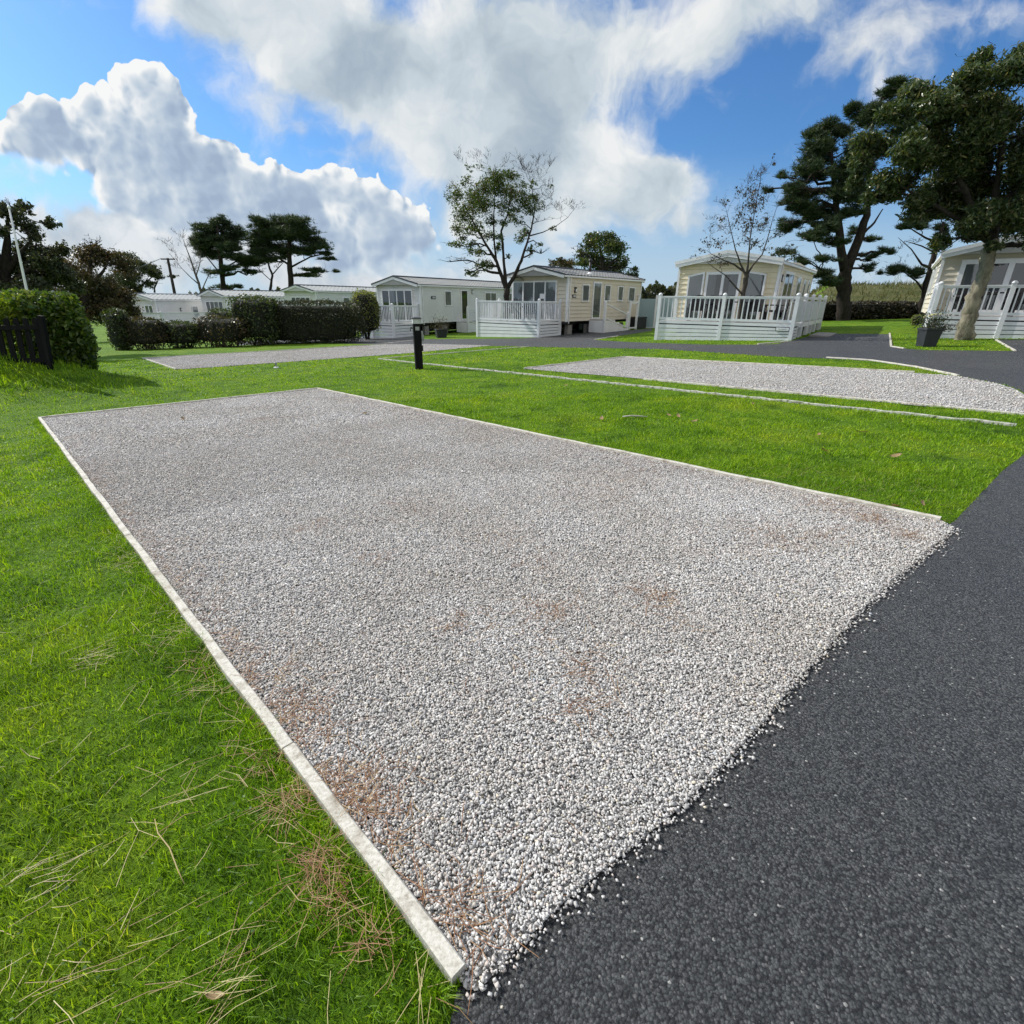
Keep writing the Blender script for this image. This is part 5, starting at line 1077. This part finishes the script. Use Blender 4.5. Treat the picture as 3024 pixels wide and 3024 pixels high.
    tree('pine_tree', 'narrower dark pine beside the bare birch beyond the row of homes', Y, far_base(420, 548),
         [[(424,580,.42), (422,548,.33), (418,510,.29), (414,470,.24), (410,425,.1)], [(418,510,.11), (450,490,.08), (468,482,.04)], [(419,520,.1), (390,485,.06), (372,460,.03)]],
         [(408,419,19,11), (384,435,21,12), (430,437,21,12), (402,453,34,13), (368,455,17,11), (438,468,20,11), (450,487,22,8), (466,498,22,6), (390,478,24,10), (425,516,20,5), (470,513,14,5), (410,541,22,4), (455,541,8,3), (380,450,18,12), (440,508,20,5), (385,465,20,8)], kk, M['needle'], M['bark_pine'], n_leaf=330, L=.36, W=.042, needle=True, depth=2.0, twig_r=.05, sub=4, group='pines of the site')
    tree('pine_tree', 'thin leaning pine between the two dark pines beyond the homes', Y, far_base(510, 548),
         [[(512,575,.22), (510,546,.17), (514,520,.14), (505,495,.1), (498,478,.05)], [(514,518,.08), (530,500,.05), (540,490,.02)], [(512,530,.06), (490,510,.04), (478,495,.015)]],
         [(498,478,22,8), (484,490,16,6), (510,490,14,6), (530,488,14,5)], kk, M['needle'], M['bark_pine'], n_leaf=220, L=.36, W=.042, needle=True, depth=1.2, twig_r=.04, sub=4, group='pines of the site', bare=[(525,505,10,8), (492,508,10,7)], bare_n=4)
    Y = 64.; a = at_y(*c1(1640, 845), Y)
    tree('bare_tree', 'bare pale tree between the utility pole and the pines', Y, Vector((a.x, Y, gz(a.x, Y))),
         [[(1645,950,.2), (1640,845,.15), (1620,760,.13), (1590,680,.1), (1550,560,.06), (1490,400,.02)], [(1620,770,.08), (1560,720,.05), (1480,640,.03), (1380,520,.012)], [(1600,700,.06), (1630,600,.04), (1640,500,.015)], [(1640,830,.07), (1680,740,.05), (1720,660,.02)]],
         [], c1, M['leaf_dark'], M['twig'], bare=[(1480,400,45,60), (1400,510,45,50), (1530,470,50,60), (1470,600,50,45), (1560,600,45,55), (1640,560,40,60), (1680,680,50,45), (1730,720,35,40), (1430,640,40,40), (1350,440,30,40), (1600,660,40,50)], bare_n=8, twig_r=.03, depth=1.)
    Y = 25.; a = at_y(*c1(40, 860), Y)
    tree('broadleaf_tree', 'tall loose tree at the frame edge behind the flagpole', Y, Vector((a.x, Y, gz(a.x, Y))), [[(20,1050,.35), (30,860,.28), (40,650,.22), (60,420,.12), (60,200,.04)], [(35,700,.14), (150,540,.09), (260,400,.03)], [(32,780,.12), (200,680,.08), (350,560,.03)], [(35,640,.12), (-40,480,.08), (-90,300,.03)]],
         [(40,120,60,60,.7), (90,190,80,70,.8), (190,230,60,50,.7), (120,280,90,60,.7), (30,320,90,80,1), (180,360,80,70,1), (290,460,70,50,.8), (250,380,60,50,.6), (80,490,110,80), (230,540,90,70), (330,590,80,60,.8), (60,640,110,90), (220,690,110,80), (380,670,80,70), (-60,400,90,130), (-80,650,110,110), (100,800,140,90), (300,790,110,70), (440,780,70,55), (0,760,110,90), (380,820,80,50)], c1, M['leaf_dark'], M['bark'], n_leaf=3600, L=.13, W=.065, depth=1.6, twig_r=.015, sub=6, bare=[(30,60,30,40), (110,120,40,40), (200,180,30,40), (280,380,40,40)], bare_n=6, group='broad trees at the site edge')
    Y = 44.
    a = at_y(*c1(720, 900), Y)
    tree('broadleaf_tree', 'round browned tree behind the end of the laurel hedge', Y, Vector((a.x, Y, gz(a.x, Y))), [[(715,1050,.4), (720,880,.32), (730,700,.2), (740,560,.1)], [(720,850,.18), (620,700,.1), (570,600,.05)], [(725,800,.18), (830,680,.1), (880,600,.05)]],
         [(650,480,90,45), (560,560,80,60), (700,560,110,80), (820,550,100,70), (620,670,110,80), (760,690,120,80), (900,620,90,70), (540,760,90,70), (700,810,120,80), (850,790,100,80), (600,880,100,80), (800,920,110,80), (900,890,90,80), (700,930,100,70), (490,820,70,70), (720,470,80,35), (700,1020,140,70), (850,1010,110,80), (950,1000,80,70), (970,930,60,50), (600,980,110,70)], c1, M['leaf_brown'], M['bark'], n_leaf=1250, L=.17, W=.09, depth=2.0, twig_r=.03, sub=4, bare=[(640,400,40,40), (760,440,40,30)], bare_n=6, group='broad trees at the site edge')
    Y = 67.; a = at_y(*c1(1080, 900), Y)
    tree('broadleaf_tree', 'lower dark windswept tree beside the utility pole', Y, Vector((a.x, Y, gz(a.x, Y))), [[(1090,1000,.3), (1085,860,.24), (1090,740,.16), (1100,640,.06)], [(1085,830,.12), (1180,760,.08), (1270,690,.04)], [(1260,840,.1), (1260,800,.08), (1290,740,.04)]],
         [(980,560,70,50), (1070,590,80,60), (1000,680,100,70), (1150,640,70,50), (1100,720,90,60), (1000,800,80,60), (1220,630,55,45), (1280,680,50,28), (1340,700,35,16), (1180,770,50,35,.7), (1050,850,70,50), (1290,760,35,22,.6), (960,850,70,70), (960,760,70,60), (1240,700,50,30)], c1, M['leaf_dark'], M['bark'], n_leaf=1250, L=.17, W=.09, depth=1.8, twig_r=.03, sub=5, group='broad trees at the site edge')
    Y = 56.; a = at_y(*c4(1440, 1240), Y)
    tree('broadleaf_tree', 'rounded dark evergreen tree rising behind the beige home roof', Y, Vector((a.x, Y, gz(a.x, Y))), [[(1430,1600,.4), (1430,1240,.3), (1420,1100,.2), (1400,950,.08)], [(1430,1200,.15), (1540,1080,.08), (1600,1040,.03)], [(1428,1200,.15), (1330,1090,.08), (1280,1040,.03)]],
         [(1350,880,65,50), (1450,910,90,55), (1330,960,80,60), (1480,1000,110,70), (1350,1060,100,70), (1560,1000,70,60), (1620,1090,60,50), (1450,1120,110,60), (1250,1030,55,40,.7), (1560,1150,80,45), (1680,1180,40,30), (1720,1230,35,20), (1250,1120,70,45), (1400,1200,120,50), (1560,1230,100,45)], c4, M['leaf_oak'], M['bark'], n_leaf=1000, L=.19, W=.10, depth=1.8, twig_r=.04, sub=4, bare=[(1200,1000,50,40), (1210,1060,40,30)], bare_n=6, group='broad trees at the site edge')
    Y = 57.; a = at_y(*c4(1080, 1200), Y)
    tree('low_tree', 'low brownish tree showing above the beige home ridge', Y, Vector((a.x, Y, gz(a.x, Y))), [[(1080,1500,.25), (1080,1250,.2), (1085,1130,.06)]], [(1040,1110,70,30), (1140,1115,70,35), (990,1140,35,18), (1100,1150,90,35), (1060,1090,40,22)], c4, M['leaf_brown'], M['bark'], n_leaf=1250, L=.17, W=.09, depth=1., twig_r=.03, sub=4, group='broad trees at the site edge')
    Y = 36.; a = at_y(*c5(1340, 1000), Y)
    tree('small_tree', 'thin leafy tree top showing over the yellow cream home roof', Y, Vector((a.x, Y, gz(a.x, Y))), [[(1340,1500,.12), (1340,1100,.09), (1340,900,.04)]], [(1310,860,70,40,.5), (1380,920,70,40,.6), (1290,920,60,40,.6), (1400,860,40,40,.4)], c5, M['leaf_dark'], M['bark'], n_leaf=800, L=.12, W=.06, depth=.8, twig_r=.012, sub=7, group='broad trees at the site edge')

def leaf_block(name, label, cat, F, dims, leafm, n, L, W, taper=.06, round_=.25, group=None, thick=.10, core=True, gaps=0.0, trunk=False):
    """clipped or loose hedge: leaves over the whole surface of a rounded block, branches and dark twigs inside. dims x0,x1,y0,y1,h"""
    x0, x1, y0, y1, h = dims; t = thing(name, label, cat, F.o, -F.h, group); cx, cy = (x0+x1)/2, (y0+y1)/2; a, b_ = (x1-x0)/2, (y1-y0)/2
    D = RNG.normal(size=(n, 3)); D /= np.linalg.norm(D, axis=1)[:, None]; p = 2 + (1-round_)*10
    r = (np.abs(D)**p).sum(1)**(-1/p); S = D*r[:, None]
    wob = 1 + .05*np.sin(S[:, 0]*a*3.1 + S[:, 2]*4) + .05*np.sin(S[:, 1]*b_*3.7 + S[:, 0]*a*2.3 + 1) + RNG.normal(0, .03, n)
    depth = 1 - np.abs(RNG.normal(0, thick, n)); S = S*(wob*depth)[:, None]
    z = (S[:, 2]*.5+.5)*h; gl = np.array([GA*q[0]+GB*q[1] for q in (F.w((cx+s*a, cy, 0)) for s in (-1, 0, 1))])
    P = np.stack([cx + S[:, 0]*a*(1+taper*(.5-z/h)), cy + S[:, 1]*b_*(1+taper*(.5-z/h)), z + .02], 1)
    W_ = (np.array(F.R) @ P.T).T + np.array(F.o)
    g = GZV(W_[:, 0], W_[:, 1]) - F.o.z; P[:, 2] += g*(1-np.clip(z/h, 0, 1))
    k = RNG.uniform(0, 1, n) > gaps*np.clip(1.2-z/h*2.4, 0, 1); P = P[k]
    V, Fq = leaf_quads(P, L, W); np_mesh('foliage', leafm, V, Fq, t, n=4)
    if not core: return t
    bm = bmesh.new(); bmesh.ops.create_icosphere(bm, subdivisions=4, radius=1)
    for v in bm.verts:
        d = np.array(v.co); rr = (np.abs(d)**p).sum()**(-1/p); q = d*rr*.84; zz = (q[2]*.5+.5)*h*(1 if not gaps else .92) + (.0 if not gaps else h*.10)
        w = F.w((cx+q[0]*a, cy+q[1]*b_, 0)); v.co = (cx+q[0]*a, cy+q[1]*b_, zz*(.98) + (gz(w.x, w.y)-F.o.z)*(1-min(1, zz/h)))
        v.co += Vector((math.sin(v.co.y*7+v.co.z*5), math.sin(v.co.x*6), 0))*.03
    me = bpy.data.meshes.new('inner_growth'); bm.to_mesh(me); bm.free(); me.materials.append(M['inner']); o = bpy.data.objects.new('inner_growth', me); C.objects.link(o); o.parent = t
    if gaps or trunk:
        tw = MB()
        for _ in range(int(6*(x1-x0))+4):
            x, y = random.uniform(x0+.2, x1-.2) if not trunk else cx+random.gauss(0, .1), random.uniform(y0+.2, y1-.2) if not trunk else cy; w = F.w((x, y, 0)); g0 = gz(w.x, w.y)-F.o.z
            tw.tube(wander(Vector((x, y, g0-.05)), Vector((x+random.gauss(0, .25), y+random.gauss(0, .15), h*.5)), 4, .05), [.03, .026, .02, .016, .01], 5, False)
        tw.build('stems', M['bark'], t, True)
    return t
def block_at(pl, pr, yb):                                   # frame with local x running from one photo point to the other along the ground
    a, b = gp(pl, yb if not isinstance(yb, tuple) else yb[0]), gp(pr, yb if not isinstance(yb, tuple) else yb[1]); d = b-a
    F = Frame(a.x, a.y, a.z, 0); F.h = -math.atan2(d.y, d.x); F.R = Matrix.Rotation(-F.h, 3, 'Z'); F.Ri = F.R.transposed(); return F, d.length
def top_h(F, x, y, py, px):                                 # height so that the top meets a photo row
    w = F.w((x, y, 0)); return at_y(px, py, w.y).z - F.o.z
def build_hedges():
    A, B = at_y(118, 1070, 11.5), at_y(296, 1104, 12.2); A.z = gz(A.x, A.y); B.z = gz(B.x, B.y); d = B-A; F = Frame(A.x, A.y, A.z, 0); F.h = -math.atan2(d.y, d.x); F.R = Matrix.Rotation(-F.h, 3, 'Z'); F.Ri = F.R.transposed(); ln = d.length
    leaf_block('laurel_hedge', 'thick clipped laurel hedge with sunlit top at the end of the picket fence', 'hedge', F, (-.1, ln, .0, 4.2, top_h(F, ln*.5, .3, 868, 200)), M['leaf_laurel'], 30000, .105, .05, .02, .13)
    q0, q1 = at_y(-330, 1060, 11.75), at_y(120, 1060, 11.75); F = Frame(q0.x, 11.6, gz(-10.6, 11.7), 0)
    leaf_block('laurel_hedge', 'thin laurel shoots right behind the pickets, backlit glow put into their yellow green', 'hedge', F, (0, q1.x-q0.x, 0, .34, top_h(F, q1.x-q0.x-.5, .1, 884, 60)), M['leaf_glow_tint'], 7500, .10, .05, .0, .2, core=False, thick=.3)
    g = 'shrubs of the hedge below the far homes'
    spec = [(318, 362, 913, 1036, 'narrow upright dark shrub at the open end of the shrub row', 'leaf_shrub', 1.0, 0), (365, 462, 938, 1034, 'low dark reddish shrub second in the shrub row', 'leaf_brown', 1.2, .5), (462, 560, 950, 1030, 'low loose shrub with one white bloom in the shrub row', 'leaf_shrub', 1.2, .6), (565, 690, 935, 1027, 'broad dark shrub with pale leafy top in the shrub row', 'leaf_brown', 1.4, .5), (612, 678, 912, 1000, 'green shrub poking up behind the broad dark shrub', 'leaf_shrub', 1.0, 0)]
    for pl, pr, top, base, l, m, dep, gp_ in spec:
        F, ln = block_at(pl, pr, (base, base)); leaf_block('shrub', l, 'shrub', F, (0, ln, 0, dep, top_h(F, ln/2, dep/2, top, (pl+pr)/2)), M[m], 2600, .12, .06, -.05, .75, g, .16, gaps=gp_)
    F, ln = block_at(672, 790, (1024, 1022)); leaf_block('shrub', 'tall round topped shrub beside the long clipped hedge', 'shrub', F, (0, ln, .2, 1.9, top_h(F, ln/2, 1, 876, 728)), M['leaf_shrub'], 5200, .13, .06, -.05, .6, g, .14, gaps=.4)
    F, ln = block_at(775, 1040, (1018, 1014)); leaf_block('clipped_hedge', 'long clipped dark hedge in front of the pale grey home', 'hedge', F, (0, ln, 0, 1.5, top_h(F, ln/2, .7, 891, 905)), M['leaf_box'], 15000, .085, .042, -.05, .3, thick=.05)
    F, ln = block_at(1008, 1084, (1010, 1008)); o = F.o; hh = top_h(F, ln/2, 1.9, 857, 1046); t = leaf_block('shrub', 'yellow green round shrub on bent stems by the white deck', 'shrub', F, (0, ln, 1.2, 2.8, hh), M['leaf_bright'], 4200, .13, .045, -.1, .85, g, .2, gaps=1.0, trunk=True)
    # hedge bank below the field
    a, b = gp(2425, 948), gp(2860, 940); d = b-a; F = Frame(a.x, a.y, a.z, 0); F.h = -math.atan2(d.y, d.x); F.R = Matrix.Rotation(-F.h, 3, 'Z'); F.Ri = F.R.transposed()
    leaf_block('hedge_bank', 'dark overgrown hedge bank below the straw coloured field', 'hedge', F, (-3, d.length+6, 0, 2.2, top_h(F, d.length*.4, 1, 893, 2600)), M['leaf_bank'], 16000, .17, .08, .2, .4, thick=.06)
    F, ln = block_at(2682, 2716, (962, 962)); leaf_block('shrub', 'small yellowish shrub behind the slate planter', 'shrub', F, (0, ln, 0, .5, .5), M['leaf_bright'], 700, .06, .03, 0, .8, g, .2)
    # far woods and field
    xs = []
    for (p0, p1, y0, y1, Y) in ((1870, 2030, 845, 880, 88.), (-100, 420, 850, 890, 95.), (560, 1100, 862, 890, 110.), (2340, 2460, 858, 880, 90.)):
        n = int((p1-p0)*9); px = RNG.uniform(p0, p1, n); top = y0 + 9*np.sin(px*.09) + 5*np.sin(px*.31+1) ; py = top + (y1+14-top)*RNG.uniform(0, 1, n)**1.4
        xs.append(np.array([list(at_y(a_, b_, Y + random.uniform(-2, 2))) for a_, b_ in zip(px, py)]))
    V, Fq = leaf_quads(np.concatenate(xs), .55, .38); o = np_mesh('distant_wood', M['leaf_dark'], V, Fq, n=4); tag(o, 'dark line of far woodland seen between the homes', 'wood', kind='stuff')
    ys = np.linspace(30, 150, 100); xx = np.linspace(12, 120, 90); Vs, Fs = [], []
    for j, y in enumerate(ys):
        for i, x in enumerate(xx): Vs.append((x, y, gz(x, y) + (.05 if y + .35*x > 52 else -.3)))
    nx = len(xx); b = MB(); b.v = Vs; b.f = [(j*nx+i, j*nx+i+1, (j+1)*nx+i+1, (j+1)*nx+i) for j in range(len(ys)-1) for i in range(nx-1)]; tag(b.build('field', M['field'], smooth=True), kind='structure')
    n = 26000; X = RNG.uniform(16, 75, n); Yv = RNG.uniform(38, 80, n); k = Yv + .35*X > 53; X, Yv = X[k], Yv[k]; V, Fq = blades(X, Yv, .5, .07, .7); o = np_mesh('tall_grass', M['straw'], V, Fq); tag(o, 'straw coloured tall grass on the rising field', 'grass', kind='stuff')
def extra_materials():
    M['clover'] = leafy('clover_leaf', [(0, (.035, .085, .018)), (.7, (.085, .16, .035)), (1, (.16, .24, .08))], .3)
    M['leaf_glow_tint'] = leafy('laurel_leaf_backlit_tint', [(0, (.06, .11, .015)), (.5, (.13, .20, .025)), (1, (.28, .32, .06))], .6, .35)  # lighter copy of the laurel leaf; the backlit glow is in its colour
    M['grey_pale'] = simple('pale_band', (.46, .48, .49), .6, .15, 9)
    M['mast'] = simple('far_steel', (.45, .50, .55), .8, .05)
    M['frosted_white'] = simple('pale_panel', (.60, .64, .68), .35, .05)
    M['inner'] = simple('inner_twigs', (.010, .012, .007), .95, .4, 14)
    M['leaf_bank'] = leafy('bank_growth', [(0, (.016, .014, .009)), (.6, (.036, .032, .017)), (1, (.085, .070, .035))], .15)
    def f(nt):
        p = pos(nt); n = nt.noise(p, .6, 6, .7); return pbsdf(nt, nt.ramp(n, [(.3, (.055, .075, .022)), (.6, (.115, .115, .048))]), .95, bump(nt, nt.noise(p, 5, 5, .7), .8, .2), .1)
    M['field'] = mat('dry_field', f)
SC.render.engine = 'CYCLES'
SC.cycles.use_adaptive_sampling = True; SC.cycles.adaptive_threshold = .02
SC.cycles.max_bounces = 6; SC.cycles.diffuse_bounces = 3; SC.cycles.glossy_bounces = 3; SC.cycles.transparent_max_bounces = 8; SC.cycles.transmission_bounces = 3
SC.cycles.caustics_reflective = False; SC.cycles.caustics_refractive = False
SC.cycles.use_denoising = True; SC.cycles.denoiser = 'OPENIMAGEDENOISE'; SC.cycles.denoising_input_passes = 'RGB_ALBEDO_NORMAL'; SC.cycles.denoising_prefilter = 'NONE'
build_world(); make_camera(); build_materials(); extra_materials()
build_ground(); build_edgings(); build_small(); build_planters(); build_homes(); build_trees(); build_hedges()
build_gravel(); build_grass(); build_litter()
